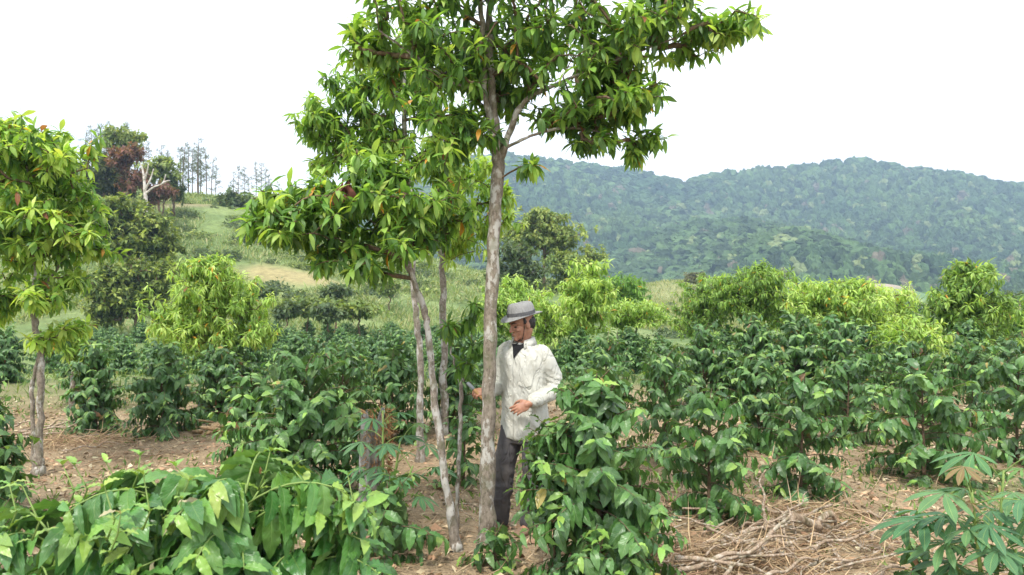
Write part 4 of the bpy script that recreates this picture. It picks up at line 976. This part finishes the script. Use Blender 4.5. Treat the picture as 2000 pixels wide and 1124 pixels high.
for i in range(92):
    px = random.gauss(1470, 145); y = random.uniform(3.95, 5.7)
    stick(px, y, random.uniform(.22, .75), random.gauss(15, 45), random.gauss(3, 7), random.uniform(0, .12) * math.exp(-((px - 1470) / 140) ** 2), th=random.uniform(.4, 1.05))
for i in range(10):
    stick(random.uniform(1600, 1760), random.uniform(4.0, 5.6), random.uniform(.3, .6), random.uniform(-30, 40), 2, 0, 'thin stick lying between the brush pile and the cassava', 'sticks right of the pile', th=random.uniform(.4, .8))
for i in range(9):
    stick(random.uniform(30, 190), random.uniform(8, 9.2), random.uniform(.4, .9), random.uniform(-40, 40), random.uniform(0, 14), .05, 'dry stick in the dead grass behind the left trunk', 'sticks behind the left trunk', th=random.uniform(.6, 1.1))
for i in range(8):
    stick(random.uniform(560, 900), random.uniform(4.6, 7.2), random.uniform(.25, .6), random.uniform(-60, 60), 2, 0, 'thin twig lying on the soil around the stump and trunks', 'twigs around the stump', th=random.uniform(.35, .7))

# wood scraps on the left
def chunk(seed):
    rng = np.random.default_rng(seed); b = MB()
    q = spline(np.array([[-.5, 0, 0], [-.2, rng.normal(0, .03), .02], [.2, rng.normal(0, .03), 0], [.5, 0, .02]]), 9)
    r = np.array([.03, .1, .12, .13, .12, .13, .11, .08, .02]) * (1 + .15 * rng.normal(0, 1, 9)); v, f, uv = tube_arrays(q, r, 7)
    v[:, 2] *= .6; v += rng.normal(0, .012, v.shape); b.add(v, f, uv); return b.mesh('wood_scrap', M['scrap'])
M['scrap'] = bark_mat('split_wood', (.42, .29, .16), (.5, .38, .24), (.2, .12, .07), .55, 6)
cm = [chunk(900 + k) for k in range(4)]
for i in range(16):
    px = random.gauss(412, 34); y = random.uniform(8.7, 9.5); x = X(px, y); o = bpy.data.objects.new('wood_scrap', random.choice(cm)); COL.objects.link(o)
    o.location = (x, y, Hs(x, y) + .03 + .10 * math.exp(-((px - 412) / 36) ** 2) * random.random()); s = random.uniform(.18, .42)
    o.rotation_euler = (random.uniform(-.5, .5), random.uniform(-.3, .3), random.uniform(-1, 1)); o.scale = (s, s * .9, s * .9)
    tag(o, 'split scrap of yellowish wood in the heap before the left shrubs', 'wood scrap', 'wood scraps heaped left of the stump')

# old stump
def stump():
    y = 5.75; x = X(722, y); r = empty('tree_stump', (x, y, Hs(x, y))); rng = np.random.default_rng(950); b = MB(); n, m = 40, 22
    th = np.linspace(0, 6.283, n, endpoint=False); zs = np.linspace(-.05, .74, m)
    V = []
    for j, z in enumerate(zs):
        rad = .075 + .035 * math.exp(-z / .12) + .014 * np.sin(th * 7 + 1) + .008 * np.sin(th * 17 + z * 6) + rng.normal(0, .002, n)
        top = .80 + .09 * np.sin(th * 2 + .6) + .05 * np.sin(th * 5) + .02 * np.sin(th * 11)
        V.append(np.stack([np.cos(th) * rad + .03 * z, np.sin(th) * rad, np.minimum(z * top / .8, top)], -1))
    V = np.array(V).reshape(-1, 3); i = np.arange(m - 1)[:, None] * n; j = np.arange(n)[None]
    q = np.stack([i + j, i + (j + 1) % n, i + n + (j + 1) % n, i + n + j], -1).reshape(-1, 4)
    V = np.vstack([V, [[.02, 0, .62]]]); t = np.stack([(m - 1) * n + np.arange(n), (m - 1) * n + (np.arange(n) + 1) % n, np.full(n, m * n)], -1)
    b.add(V, [q, t]); b.build('wood', M['deadwood'], r)
    b = MB(); n = 900; a = rng.uniform(0, 6.28, n); z = rng.uniform(.35, .84, n); rr = .075 + rng.uniform(0, .03, n) * (z > .5)
    p = np.stack([np.cos(a) * rr * 1.0 + .065, np.sin(a) * rr, z], -1); d = np.stack([np.cos(a) * .4, np.sin(a) * .4, rng.uniform(-1.2, .6, n)], -1)
    put_leaves(b, T['shade_lo'], p, d, rng.normal(0, 1, (n, 3)), rng.uniform(.03, .09, n), palette(n, [(.20, .10, .045), (.34, .18, .08), (.44, .27, .13)], rng), .5, rng)
    b.build('rotten_fibre', M['litter'], r); tag(r, 'grey weathered tree stump with a rotten rust-brown fibrous side', 'tree stump')
stump()

# cassava plants
def cassava(name, px, y, stalks, label, seed, leafL=.2, group=None, zmin=.15):
    rng = np.random.default_rng(seed); x0 = X(px, y); r = empty(name, (x0, y, Hs(x0, y) - .01)); st, fo = MB(), MB(); P, D, U, Ln, C = [], [], [], [], []
    for (tx, ty, h, nlv) in stalks:
        q = spline([[tx * .1, ty * .1, 0], [tx * .6, ty * .6, h * .55], [tx, ty, h]], 9); v, f, uv = tube_arrays(q, np.linspace(.014, .006, 9), 7); st.add(v, f, uv)
        for k in range(nlv):
            t = .35 + .65 * (k + .5) / nlv; b0 = np.array([np.interp(t, np.linspace(0, 1, 9), q[:, c]) for c in range(3)]); a = k * 2.4 + rng.uniform(-.4, .4) + seed
            L = rng.uniform(.16, .30) * (1.1 - .3 * t); e = np.array([math.cos(a) * .85, math.sin(a) * .85, rng.uniform(.15, .55) + .5 * (t > .9)]) * L
            pt = spline([b0, b0 + e * .5 + [0, 0, .02], b0 + e], 6); v, f, uv = tube_arrays(pt, np.linspace(.0035, .0022, 6), 5); st.add(v, f, uv, (1.6, .9, .6))
            hub = pt[-1]; ax = nrm(np.array([e[0], e[1], -.25 * L])); nrm_ = nrm(np.array([e[0] * .25, e[1] * .25 - .05, 1.0]) + rng.normal(0, .18, 3) * .6)
            ax = nrm(ax - (ax @ nrm_) * nrm_); sd = np.cross(nrm_, ax); S_ = leafL * rng.uniform(.75, 1.15) * (.75 if t > .93 else 1)
            c = palette(1, [(.045, .13, .06), (.07, .18, .075), (.10, .22, .08)], rng)[0]
            if t > .93: c = np.array([.20, .13, .06]) if rng.random() < .5 else np.array([.12, .24, .07])
            nlb = 7
            for i in range(nlb):
                th = (i - 3) * R(40) + rng.normal(0, .04); dd = ax * math.cos(th) + sd * math.sin(th) - nrm_ * .18
                P.append(hub); D.append(dd); U.append(nrm_); Ln.append(S_ * (1 - .055 * (i - 3) ** 2)); C.append(c * rng.uniform(.92, 1.08))
    put_leaves(fo, T['lobe'], np.array(P), np.array(D), np.array(U), np.array(Ln), np.array(C), 1.05, rng)
    st.build('stem', M['greenstem'], r); fo.build('leaves', M['cassava'], r); tag(r, label, 'cassava plant', group)
cassava('cassava_plant', 1935, 3.75, [(-.16, -.10, .80, 15), (.10, .05, .86, 13), (-.02, -.22, .55, 9), (.30, -.05, .75, 9), (-.22, .10, .62, 8)], 'leafy cassava plant with palmate leaves in the lower right corner', 1001, .22, 'cassava plants')
cassava('cassava_plant', 748, 5.35, [(.0, 0, .92, 9), (.12, .05, .70, 8), (.22, -.02, .52, 6)], 'pale cassava plant with palmate leaves beside the old stump', 1002, .19, 'cassava plants')

# ------------------------------------------------------------------ the man
from mathutils.bvhtree import BVHTree
def cloth_mat(name, col, stain=.12, weave=900, rough=.85, dirt=(.30, .26, .19)):
    m, n, out = new_mat(name); L = n.links.new; tco = N(n, 'ShaderNodeTexCoord')
    a = N(n, 'ShaderNodeTexNoise', Scale=7.0, Detail=5.0); L(tco.outputs['Object'], a.inputs['Vector']); b = N(n, 'ShaderNodeTexNoise', Scale=9.0, Detail=3.0, Distortion=1.2); mp = N(n, 'ShaderNodeMapping'); mp.inputs['Scale'].default_value = (1.3, 1.3, .45); mp.inputs['Rotation'].default_value = (.3, .5, 0); L(tco.outputs['Object'], mp.inputs[0]); L(mp.outputs[0], b.inputs['Vector'])
    r = ramp(n, [(.48, (0, 0, 0)), (.75, (1, 1, 1))]); L(a.outputs['Fac'], r.inputs[0])
    c = mixcol(n, math_n(n, 'MULTIPLY', r.outputs[0], stain * 2.5), col, dirt)
    p = N(n, 'ShaderNodeBsdfPrincipled', Roughness=rough); p.inputs['Specular IOR Level'].default_value = .2; L(c, p.inputs['Base Color'])
    rid = math_n(n, 'ABSOLUTE', math_n(n, 'SUBTRACT', b.outputs['Fac'], .5)); bm = N(n, 'ShaderNodeBump', Strength=1.0, Distance=.05); L(math_n(n, 'MINIMUM', rid, .09), bm.inputs['Height']); L(bm.outputs[0], p.inputs['Normal'])
    L(p.outputs[0], out.inputs['Surface']); return m
def skin_mat():
    m, n, out = new_mat('skin'); L = n.links.new; tco = N(n, 'ShaderNodeTexCoord')
    a = N(n, 'ShaderNodeTexNoise', Scale=22.0, Detail=6.0); L(tco.outputs['Object'], a.inputs['Vector'])
    r = ramp(n, [(.3, (.27, .125, .08)), (.55, (.37, .185, .12)), (.75, (.44, .235, .16))]); L(a.outputs['Fac'], r.inputs[0])
    p = N(n, 'ShaderNodeBsdfPrincipled', Roughness=.5); p.inputs['Specular IOR Level'].default_value = .4; L(r.outputs[0], p.inputs['Base Color'])
    p.inputs['Subsurface Weight'].default_value = .12; p.inputs['Subsurface Scale'].default_value = .01
    b = N(n, 'ShaderNodeTexNoise', Scale=120.0, Detail=4.0); L(tco.outputs['Object'], b.inputs['Vector']); bm = N(n, 'ShaderNodeBump', Strength=.3, Distance=.003); L(b.outputs['Fac'], bm.inputs['Height']); L(bm.outputs[0], p.inputs['Normal'])
    L(p.outputs[0], out.inputs['Surface']); return m
M['skin'] = skin_mat(); M['shirt'] = cloth_mat('shirt_cotton', (.50, .50, .455), .16, dirt=(.30, .27, .20)); M['trouser'] = cloth_mat('trouser_cloth', (.085, .08, .085), .2, dirt=(.14, .12, .10))
M['under'] = cloth_mat('undershirt_knit', (.012, .012, .014), 0); M['felt'] = cloth_mat('hat_felt', (.25, .25, .25), .1, dirt=(.26, .25, .24)); M['band'] = cloth_mat('hat_ribbon', (.10, .10, .105), 0)
M['hair'] = simple_mat('hair', (.035, .032, .032), .55, .6, 60, .5, .3); M['shoe'] = simple_mat('worn_shoe', (.20, .13, .085), .7, .3, 15, .2); M['dark'] = simple_mat('dark_cord', (.02, .02, .02), .6, 0, 5, 0)
M['metal'] = simple_mat('worn_metal', (.16, .18, .19), .4, .2, 15, .1, .6); M['handle'] = simple_mat('wood_handle', (.35, .20, .09), .5, .3, 20, .1); M['eye'] = simple_mat('eye', (.03, .02, .018), .2, 0, 5, 0, .6); M['button'] = simple_mat('shirt_button', (.55, .54, .48), .3, 0, 5, 0, .5)

def person():
    px0, py0 = .09, 5.45; z0 = 0.0; root = empty('person', (px0, py0, 0)); O = np.array([px0, py0, 0.])
    up = np.array([0, 0, 1.]); f = nrm(np.array([-.60, -.80, 0])); l = np.array([.80, -.60, 0])
    def ell(c, r, A=None, n=16):
        A = np.eye(3) if A is None else A
        th = np.linspace(0, np.pi, n // 2 + 2)[1:-1]; ph = np.linspace(0, 2 * np.pi, n, endpoint=False)
        t, p = np.meshgrid(th, ph, indexing='ij'); u = np.stack([np.sin(t) * np.cos(p), np.sin(t) * np.sin(p), np.cos(t)], -1).reshape(-1, 3)
        u = np.vstack([u, [[0, 0, 1], [0, 0, -1]]]); v = (u * np.asarray(r)) @ A + np.asarray(c); m = len(th)
        i = np.arange(m - 1)[:, None] * n; j = np.arange(n)[None]; q = np.stack([i + j, i + n + j, i + n + (j + 1) % n, i + (j + 1) % n], -1).reshape(-1, 4)
        k = np.arange(n); a = m * n; t1 = np.stack([np.full(n, a), k, (k + 1) % n], -1); t2 = np.stack([np.full(n, a + 1), (m - 1) * n + (k + 1) % n, (m - 1) * n + k], -1)
        return v, [q, t1, t2]
    def limb(b, pts, rad, n=12, k=14):
        q = spline(np.hstack([np.asarray(pts, float), np.asarray(rad, float)[:, None]]), k)
        v, fs, _ = tube_arrays(q[:, :3], q[:, 3], n); b.add(v - O, fs)
        for e in (0, -1):
            v, fs = ell(q[e, :3], [q[e, 3]] * 3); b.add(v - O, fs)
    def loft(b, secs, n=28, pw=2.3):
        secs = spline(np.array([[*c, hw, hd] for c, hw, hd in secs], float), len(secs) * 3); th = np.linspace(0, 2 * np.pi, n, endpoint=False)
        cs, sn = np.cos(th), np.sin(th); cs = np.sign(cs) * np.abs(cs) ** (2 / pw); sn = np.sign(sn) * np.abs(sn) ** (2 / pw)
        V = np.concatenate([s[:3] + cs[:, None] * s[3] * l + sn[:, None] * s[4] * f for s in secs]); m = len(secs)
        i = np.arange(m - 1)[:, None] * n; j = np.arange(n)[None]; q = np.stack([i + j, i + (j + 1) % n, i + n + (j + 1) % n, i + n + j], -1).reshape(-1, 4)
        b.add(V - O, [q, np.arange(n)[None, ::-1], (np.arange(n) + (m - 1) * n)[None]])
    def remesh(b, name, mat, vox, parent, smooth=3, disp=None):
        me = b.mesh('tmp', mat); o = bpy.data.objects.new('tmp', me); COL.objects.link(o)
        m = o.modifiers.new('r', 'REMESH'); m.mode = 'VOXEL'; m.voxel_size = vox; m.use_smooth_shade = True
        s = o.modifiers.new('s', 'SMOOTH'); s.iterations = smooth; s.factor = .5
        dg = bpy.context.evaluated_depsgraph_get(); dg.update(); nm = bpy.data.meshes.new_from_object(o.evaluated_get(dg)); nm.name = name
        bpy.data.objects.remove(o); bpy.data.meshes.remove(me)
        if disp is not None:
            n = len(nm.vertices); co = np.empty(n * 3, np.float32); nm.vertices.foreach_get('co', co); no = np.empty(n * 3, np.float32); nm.vertices.foreach_get('normal', no)
            co = co.reshape(-1, 3).astype(float); no = no.reshape(-1, 3); co += no * disp(co + O)[:, None]; nm.vertices.foreach_set('co', co.astype(np.float32).ravel()); nm.update()
        nm.materials.clear(); nm.materials.append(mat); nm.polygons.foreach_set('use_smooth', [True] * len(nm.polygons))
        r = bpy.data.objects.new(name, nm); COL.objects.link(r); r.parent = parent; return r
    W = lambda X_, dy, z: np.array([X_, py0 + dy, z])
    # joints
    shR, elR, wrR = W(-.05, .12, 1.31), W(-.085, .10, 1.07), W(-.165, -.05, 1.03)
    shL, elL, wrL = W(.235, -.10, 1.305), W(.315, -.08, 1.075), W(.125, -.27, .985)
    hipR, knR, anR = W(.02, .05, .80), W(-.055, .02, .44), W(-.085, .05, .07)
    hipL, knL, anL = W(.16, -.04, .80), W(.15, -.08, .43), W(.125, -.02, .07)
    hc = W(.072, -.035, 1.535); yaw = nrm(np.array([-.86, -.51, 0])); pit = R(14)
    Fd = yaw * math.cos(pit) - up * math.sin(pit); Ld = nrm(np.cross(up, yaw)); Ud = np.cross(Fd, Ld); A = np.array([Fd, Ld, Ud])
    hp = lambda a, b_, c: hc + a * Fd + b_ * Ld + c * Ud
    # body: one continuous surface
    b = MB()
    loft(b, [((.09, py0, .78), .14, .09), ((.09, py0, .95), .135, .09), ((.09, py0, 1.15), .155, .10), ((.09, py0, 1.28), .17, .095), ((.09, py0, 1.36), .10, .07)])
    limb(b, [W(.10, .02, 1.33), W(.09, 0, 1.42), hp(-.02, 0, -.05)], [.066, .052, .055])
    for sh, el, wr in ((shR, elR, wrR), (shL, elL, wrL)): limb(b, [sh, el, wr], [.05, .038, .026])
    for h, k, a in ((hipR, knR, anR), (hipL, knL, anL)): limb(b, [h, k, a], [.078, .052, .038])
    for a, fd in ((anR, np.array([-.75, -.65, 0])), (anL, np.array([-.55, -.83, 0]))):
        fd = nrm(fd); limb(b, [a - [0, 0, .02], a + fd * .06 - [0, 0, .035], a + fd * .15 - [0, 0, .045]], [.036, .032, .022])
    for c, r in (((-.012, 0, .028), (.094, .074, .085)), ((.028, 0, -.03), (.060, .055, .082)), ((.038, 0, -.082), (.045, .040, .030)), ((.074, 0, -.098), (.018, .020, .017)),
                 ((.064, .040, -.026), (.018, .018, .016)), ((.064, -.040, -.026), (.018, .018, .016)), ((.088, 0, -.057), (.011, .022, .006)), ((.086, 0, -.069), (.012, .019, .007)),
                 ((-.006, .074, -.012), (.018, .010, .032)), ((-.006, -.074, -.012), (.018, .010, .032)), ((.098, .011, -.034), (.009, .007, .006)), ((.098, -.011, -.034), (.009, .007, .006))):
        v, fs = ell(hp(*c), r, A); b.add(v - O, fs)
    limb(b, [hp(.083, 0, .012), hp(.098, 0, -.012), hp(.107, 0, -.032)], [.008, .009, .0115], 10, 6)
    for s in (-1, 1): limb(b, [hp(.086, .010 * s, .017), hp(.080, .032 * s, .022), hp(.062, .052 * s, .014)], [.008, .009, .008], 8, 6)
    def hand(wr, ax, palmn, side, curl, spread=.016, s=1.0, thumb=(.5, .8)):
        """ax: wrist to knuckles, palmn: palm normal, side: towards the thumb"""
        ax = nrm(ax); palmn = nrm(palmn - (palmn @ ax) * ax); side = nrm(side - (side @ ax) * ax - (side @ palmn) * palmn)
        B = np.array([ax, side, palmn]); v, fs = ell(wr + ax * .048 * s, (.050 * s, .040 * s, .017 * s), B); b.add(v - O, fs)
        limb(b, [wr - ax * .02, wr + ax * .03], [.026 * s, .024 * s], 10, 4)
        for i, (Lf, cu) in enumerate(zip((.072, .080, .075, .058), curl)):
            p = wr + ax * (.086 - .004 * abs(i - 1)) * s + side * (.028 - .0185 * i) * s; d = ax; pts = [p - ax * .02 * s, p]; 
            for k, fr in enumerate((.45, .32, .23)):
                ang = cu * (.45, 1.0, 1.45)[k]; d = ax * math.cos(ang) + palmn * math.sin(ang) + side * (.06 * (1.5 - i)); p = p + nrm(d) * Lf * fr * s; pts.append(p)
            limb(b, pts, [.0092 * s, .0092 * s, .0085 * s, .008 * s, .0068 * s], 8, 10)
        p = wr + ax * .02 * s + side * .022 * s; pts = [p, p + (ax * .6 + side * .55 + palmn * .25) * .038 * s, p + (ax * 1.05 + side * .62 + palmn * .75) * .052 * s, p + (ax * 1.3 + side * .4 + palmn * 1.25) * .058 * s]
        limb(b, pts, [.013 * s, .0115 * s, .0095 * s, .008 * s], 8, 8)
    hand(wrR, np.array([-.8, -.35, .12]), np.array([.2, -.6, .8]) * -1, np.array([.1, -.5, .85]), (1.5, 1.55, 1.6, 1.65))
    hand(wrL, np.array([-.93, -.18, -.40]), np.array([-.15, .85, -.35]), np.array([-.35, .05, .9]), (.75, .95, 1.05, 1.15))
    body = remesh(b, 'body', M['skin'], .0042, root, 2)
    # trousers
    b = MB(); loft(b, [((.09, py0, .66), .165, .115), ((.09, py0, .78), .165, .115), ((.09, py0, .92), .15, .105)])
    limb(b, [hipR, knR, anR + [0, 0, .0]], [.098, .078, .066], 16, 20); limb(b, [hipL, knL, anL + [0, 0, .0]], [.098, .080, .068], 16, 20)
    remesh(b, 'trousers', M['trouser'], .009, root, 4, lambda c: (fbm(c[:, 0] * 9 + 3, c[:, 2] * 16 + c[:, 1] * 5, 3) - .5) * .03 * sst(.9, .3, c[:, 2]) + (fbm(c[:, 0] * 5, c[:, 2] * 7, 2) - .5) * .02)
    for a, fd in ((anR, np.array([-.75, -.65, 0])), (anL, np.array([-.55, -.83, 0]))):
        b = MB(); fd = nrm(fd); sd = np.cross(up, fd); B = np.array([fd, sd, up])
        for c, r in ((a - [0, 0, .03], (.055, .046, .045)), (a + fd * .10 - [0, 0, .045], (.085, .048, .032)), (a + fd * .04 - [0, 0, .065], (.125, .045, .014))):
            v, fs = ell(c, r, B); b.add(v - O, fs)
        remesh(b, 'shoe', M['shoe'], .006, root, 3)
    # shirt
    b = MB()
    loft(b, [((.095, py0, .70), .181, .125), ((.095, py0, .86), .178, .125), ((.095, py0, 1.0), .174, .125), ((.095, py0, 1.14), .182, .125), ((.093, py0, 1.26), .20, .125), ((.092, py0, 1.335), .165, .098), ((.09, py0, 1.385), .085, .072)])
    limb(b, [W(.095, 0, 1.345) + (shR - W(.095, 0, 1.33)) * .55, shR, elR, wrR * .85 + elR * .15], [.045, .056, .052, .044], 16, 22)
    limb(b, [W(.095, 0, 1.345) + (shL - W(.095, 0, 1.33)) * .55, shL, elL, wrL * .85 + elL * .15], [.045, .057, .056, .044], 16, 22)
    def wr_(c):
        d = (fbm(c[:, 0] * 6 + c[:, 2] * 4, c[:, 2] * 5 - c[:, 1] * 6, 3) - .5) * .03
        tor = np.abs((c[:, 0] - .095) * .8 - (c[:, 1] - py0) * .6) < .16
        ridge = 1 - 2 * np.abs(fbm(c[:, 0] * 13 + c[:, 2] * 5, c[:, 2] * 3.2 + c[:, 1] * 6, 3) - .5) * 2
        d += ridge * .013 * np.where(tor, 1, .3)
        for e in (elR, elL):
            g = np.exp(-((c - e) ** 2).sum(1) / .10 ** 2); d += g * .004 * np.sin((c[:, 2] * 1.3 + c[:, 0] * .6) * 120)
        return d
    shirt = remesh(b, 'shirt', M['shirt'], .0075, root, 4, wr_)
    bv = BVHTree.FromPolygons([v.co[:] for v in shirt.data.vertices], [tuple(p.vertices) for p in shirt.data.polygons])
    def drape(name, poly_uv, mat, off=.004, parent=shirt, cx=.095, n=(6, 24), thick=.003):
        """poly_uv(s, t) -> (sideways, z); projected on the shirt front"""
        b = MB(); P1 = []
        for i in range(n[1] + 1):
            for j in range(n[0] + 1):
                a, z = poly_uv(j / n[0], i / n[1]); o_ = np.array([cx, py0, z]) + l * a + f * .5 - O
                hit = bv.ray_cast(Vector(o_), Vector(-f), 1.0)
                P1.append(np.array(hit[0]) + f * off if hit[0] is not None else o_ - f * .42)
        P1 = np.array(P1); q = []; m = n[0] + 1
        for i in range(n[1]):
            for j in range(n[0]): q.append([i * m + j, i * m + j + 1, (i + 1) * m + j + 1, (i + 1) * m + j])
        q = np.array(q); k = len(P1); b.add(P1, q); b.add(P1 - f * (off + thick), q[:, ::-1]); o = b.build(name, mat, parent); return o
    drape('placket', lambda s, t: (-.02 + (s - .5) * .034, .70 + t * .575), M['shirt'], .005, n=(4, 40))
    drape('undershirt', lambda s, t: (.006 + (s - .5) * (.004 + .125 * t ** 1.1), 1.285 + t * .11), M['under'], .007, n=(8, 10))
    drape('pocket', lambda s, t: (.045 + s * .10, 1.10 + t * .115 - (.018 * (1 - abs(2 * s - 1)) * (1 - t))), M['shirt'], .006, n=(8, 8))
    for k in range(5):
        z = .80 + k * .11; hit = bv.ray_cast(Vector(np.array([.095, py0, z]) + l * -.02 + f * .5 - O), Vector(-f), 1.0)
        if hit[0] is None: continue
        b = MB(); v, fs = ell(np.array(hit[0]) + f * .008, (.003, .0055, .0055), np.array([f, l, up]), 10); b.add(v, fs); b.build('button', M['button'], shirt)
    # collar: a standing band with two pointed leaves
    b = MB(); n = 26; a = np.linspace(R(34), R(326), n); cc = np.array([.088, py0 - .002, 0])
    rows = []
    for j, (rr, z) in enumerate(((.072, 1.375), (.069, 1.425), (.074, 1.432), (.090, 1.385))):
        fr = np.clip((np.abs(a - np.pi) - 1.6) / 1.2, 0, 1)
        zz = z - (.038 * fr if j == 3 else .028 * fr if j else .035 * fr); r2 = rr + (.022 * fr if j == 3 else .006 * fr)
        rows.append(cc + r2[:, None] * (np.cos(a)[:, None] * f * 1.0 + np.sin(a)[:, None] * l * 1.08) + zz[:, None] * up)
    V = np.concatenate(rows) - O; i = (np.arange(3)[:, None] * n + np.arange(n - 1)[None]).ravel(); q = np.stack([i, i + 1, i + n + 1, i + n], -1)
    b.add(V, q); col_ = b.build('collar', M['shirt'], shirt); sm_ = col_.modifiers.new('s', 'SOLIDIFY'); sm_.thickness = .004
    for w1, e1 in ((wrR, elR), (wrL, elL)):
        d = nrm(e1 - w1); b = MB(); c0 = w1 + d * .01
        v, fs, _ = tube_arrays([c0, c0 + d * .025, c0 + d * .055], [.043, .045, .047], 18, False); b.add(v - O, fs); o = b.build('cuff', M['shirt'], shirt); m_ = o.modifiers.new('s', 'SOLIDIFY'); m_.thickness = .005
    # hat
    hcn = hp(-.012, 0, .068); ht = MB(); n = 40; th = np.linspace(0, 2 * np.pi, n, endpoint=False); rws = []
    U2 = nrm(Ud * .75 + up * .35); F2 = nrm(Fd - (Fd @ U2) * U2); L2 = np.cross(U2, F2)
    prof = [(1.0, -.007, 0), (.99, .018, 0), (.955, .042, 0), (.88, .068, 0), (.74, .086, .2), (.42, .088, .7), (.12, .082, 1)]
    for rr, h, dn in prof:
        rws.append(hcn + (np.cos(th) * rr * .108)[:, None] * F2 + (np.sin(th) * rr * .090)[:, None] * L2 + (h - .012 * dn * np.exp(-(np.sin(th) / .5) ** 2) + .004 * np.cos(th * 2))[:, None] * U2)
    br = []
    for rr, dz in ((1.0, 0), (1.22, -.004), (1.45, -.010), (1.60, -.010)):
        curl = (.020 * np.abs(np.sin(th)) ** 2 - .016 * np.clip(np.cos(th), 0, 1) + .012 * np.clip(-np.cos(th), 0, 1)) * ((rr - 1) / .6) ** 1.3
        br.append(hcn + (np.cos(th) * (.108 + (rr - 1) * .092))[:, None] * F2 + (np.sin(th) * (.090 + (rr - 1) * .094))[:, None] * L2 + (-.008 + dz + curl)[:, None] * U2)
    allr = br[::-1] + rws; V = np.concatenate(allr) - O; m = len(allr)
    i = np.arange(m - 1)[:, None] * n; j = np.arange(n)[None]; q = np.stack([i + j, i + (j + 1) % n, i + n + (j + 1) % n, i + n + j], -1).reshape(-1, 4)
    ht.add(V, [q, (np.arange(n) + (m - 1) * n)[None]]); hat = ht.build('hat', M['felt'], root); s_ = hat.modifiers.new('s', 'SOLIDIFY'); s_.thickness = .004; s_.offset = 0
    su = hat.modifiers.new('u', 'SUBSURF'); su.levels = 1; su.render_levels = 1; hat['label'] = 'grey felt trilby hat with a narrow curled brim'
    bd = MB(); V = np.concatenate([hcn + (np.cos(th) * .1105)[:, None] * F2 + (np.sin(th) * .0925)[:, None] * L2 + h * U2 for h in (-.003, .022)]) - O
    q = np.stack([np.arange(n), (np.arange(n) + 1) % n, n + (np.arange(n) + 1) % n, n + np.arange(n)], -1); bd.add(V, q); o = bd.build('hat_band', M['band'], hat)
    # hair, brows, eyes, strap
    b = MB()
    for c, r in (((-.040, 0, .005), (.072, .078, .062)), ((.008, .070, .022), (.012, .009, .026)), ((.008, -.070, .022), (.012, .009, .026)), ((-.07, 0, -.03), (.035, .055, .032))):
        v, fs = ell(hp(*c), r, A); b.add(v - O, fs)
    remesh(b, 'hair', M['hair'], .006, root, 1, lambda c: (fbm(c[:, 0] * 90, c[:, 1] * 90, 2) - .5) * .008)
    for s in (-1, 1):
        b = MB(); v, fs, _ = tube_arrays(spline([hp(.094, .014 * s, .020), hp(.089, .032 * s, .026), hp(.072, .052 * s, .018)], 7), [.002, .0032, .0036, .0036, .003, .0025, .0012], 6); b.add(v - O, fs); b.build('eyebrow', M['hair'], root)
        b = MB(); v, fs = ell(hp(.077, .031 * s, -.004), (.009, .015, .0055), A, 12); b.add(v - O, fs); b.build('eye', M['eye'], root)
    b = MB()
    for s in (1, -1):
        v, fs, _ = tube_arrays(spline([hp(.022, .078 * s, .06), hp(.026, .074 * s, .0), hp(.034, .058 * s, -.06), hp(.045, .03 * s, -.112), hp(.048, 0, -.118)], 14), np.full(14, .0028), 6); b.add(v - O, fs)
    b.build('chin_strap', M['dark'], hat)
    tag(root, 'man in a grey hat and pale long-sleeved shirt looking down beside the big trunk', 'person')
    # the tool in his right hand
    hnd = wrR + nrm(np.array([-.8, -.35, .12])) * .085 + np.array([.0, -.01, -.018])
    ax = nrm(np.array([-.62, .1, .62])); t = empty('knife', tuple(hnd)); b = MB()
    q = np.array([-.06, -.05, 0, .045, .055])[:, None] * ax; v, fs, _ = tube_arrays(q, [.011, .014, .0125, .0135, .011], 12); b.add(v, fs); b.build('handle', M['handle'], t)
    b = MB(); q = np.array([.05, .06, .09, .115, .122])[:, None] * ax; v, fs, _ = tube_arrays(q, [.0125, .014, .0145, .014, .006], 12); b.add(v, fs); b.build('ferrule', M['metal'], t)
    tag(t, 'short tool with wooden handle and grey metal end, held in the man\'s right hand', 'knife')
person()

# ------------------------------------------------------------------ haze
def haze():
    b = MB(); x0, x1, y0, y1, z0, z1 = -900, 1350, -70, 1270, -60, 260
    v = np.array([[x, y, z] for z in (z0, z1) for y in (y0, y1) for x in (x0, x1)], float)
    f = np.array([[0, 2, 3, 1], [4, 5, 7, 6], [0, 1, 5, 4], [2, 6, 7, 3], [0, 4, 6, 2], [1, 3, 7, 5]])
    m, n, out = new_mat('haze'); p = N(n, 'ShaderNodeVolumePrincipled'); p.inputs['Color'].default_value = (.52, .73, 1.0, 1); p.inputs['Density'].default_value = HAZE
    p.inputs['Anisotropy'].default_value = .3; n.links.new(p.outputs[0], out.inputs['Volume'])
    o = b.add(v, f) or b.build('haze', m, smooth=False); tag(o, 'thin blue haze in the air towards the mountain', 'haze', kind='stuff')
HAZE = .00062
haze()
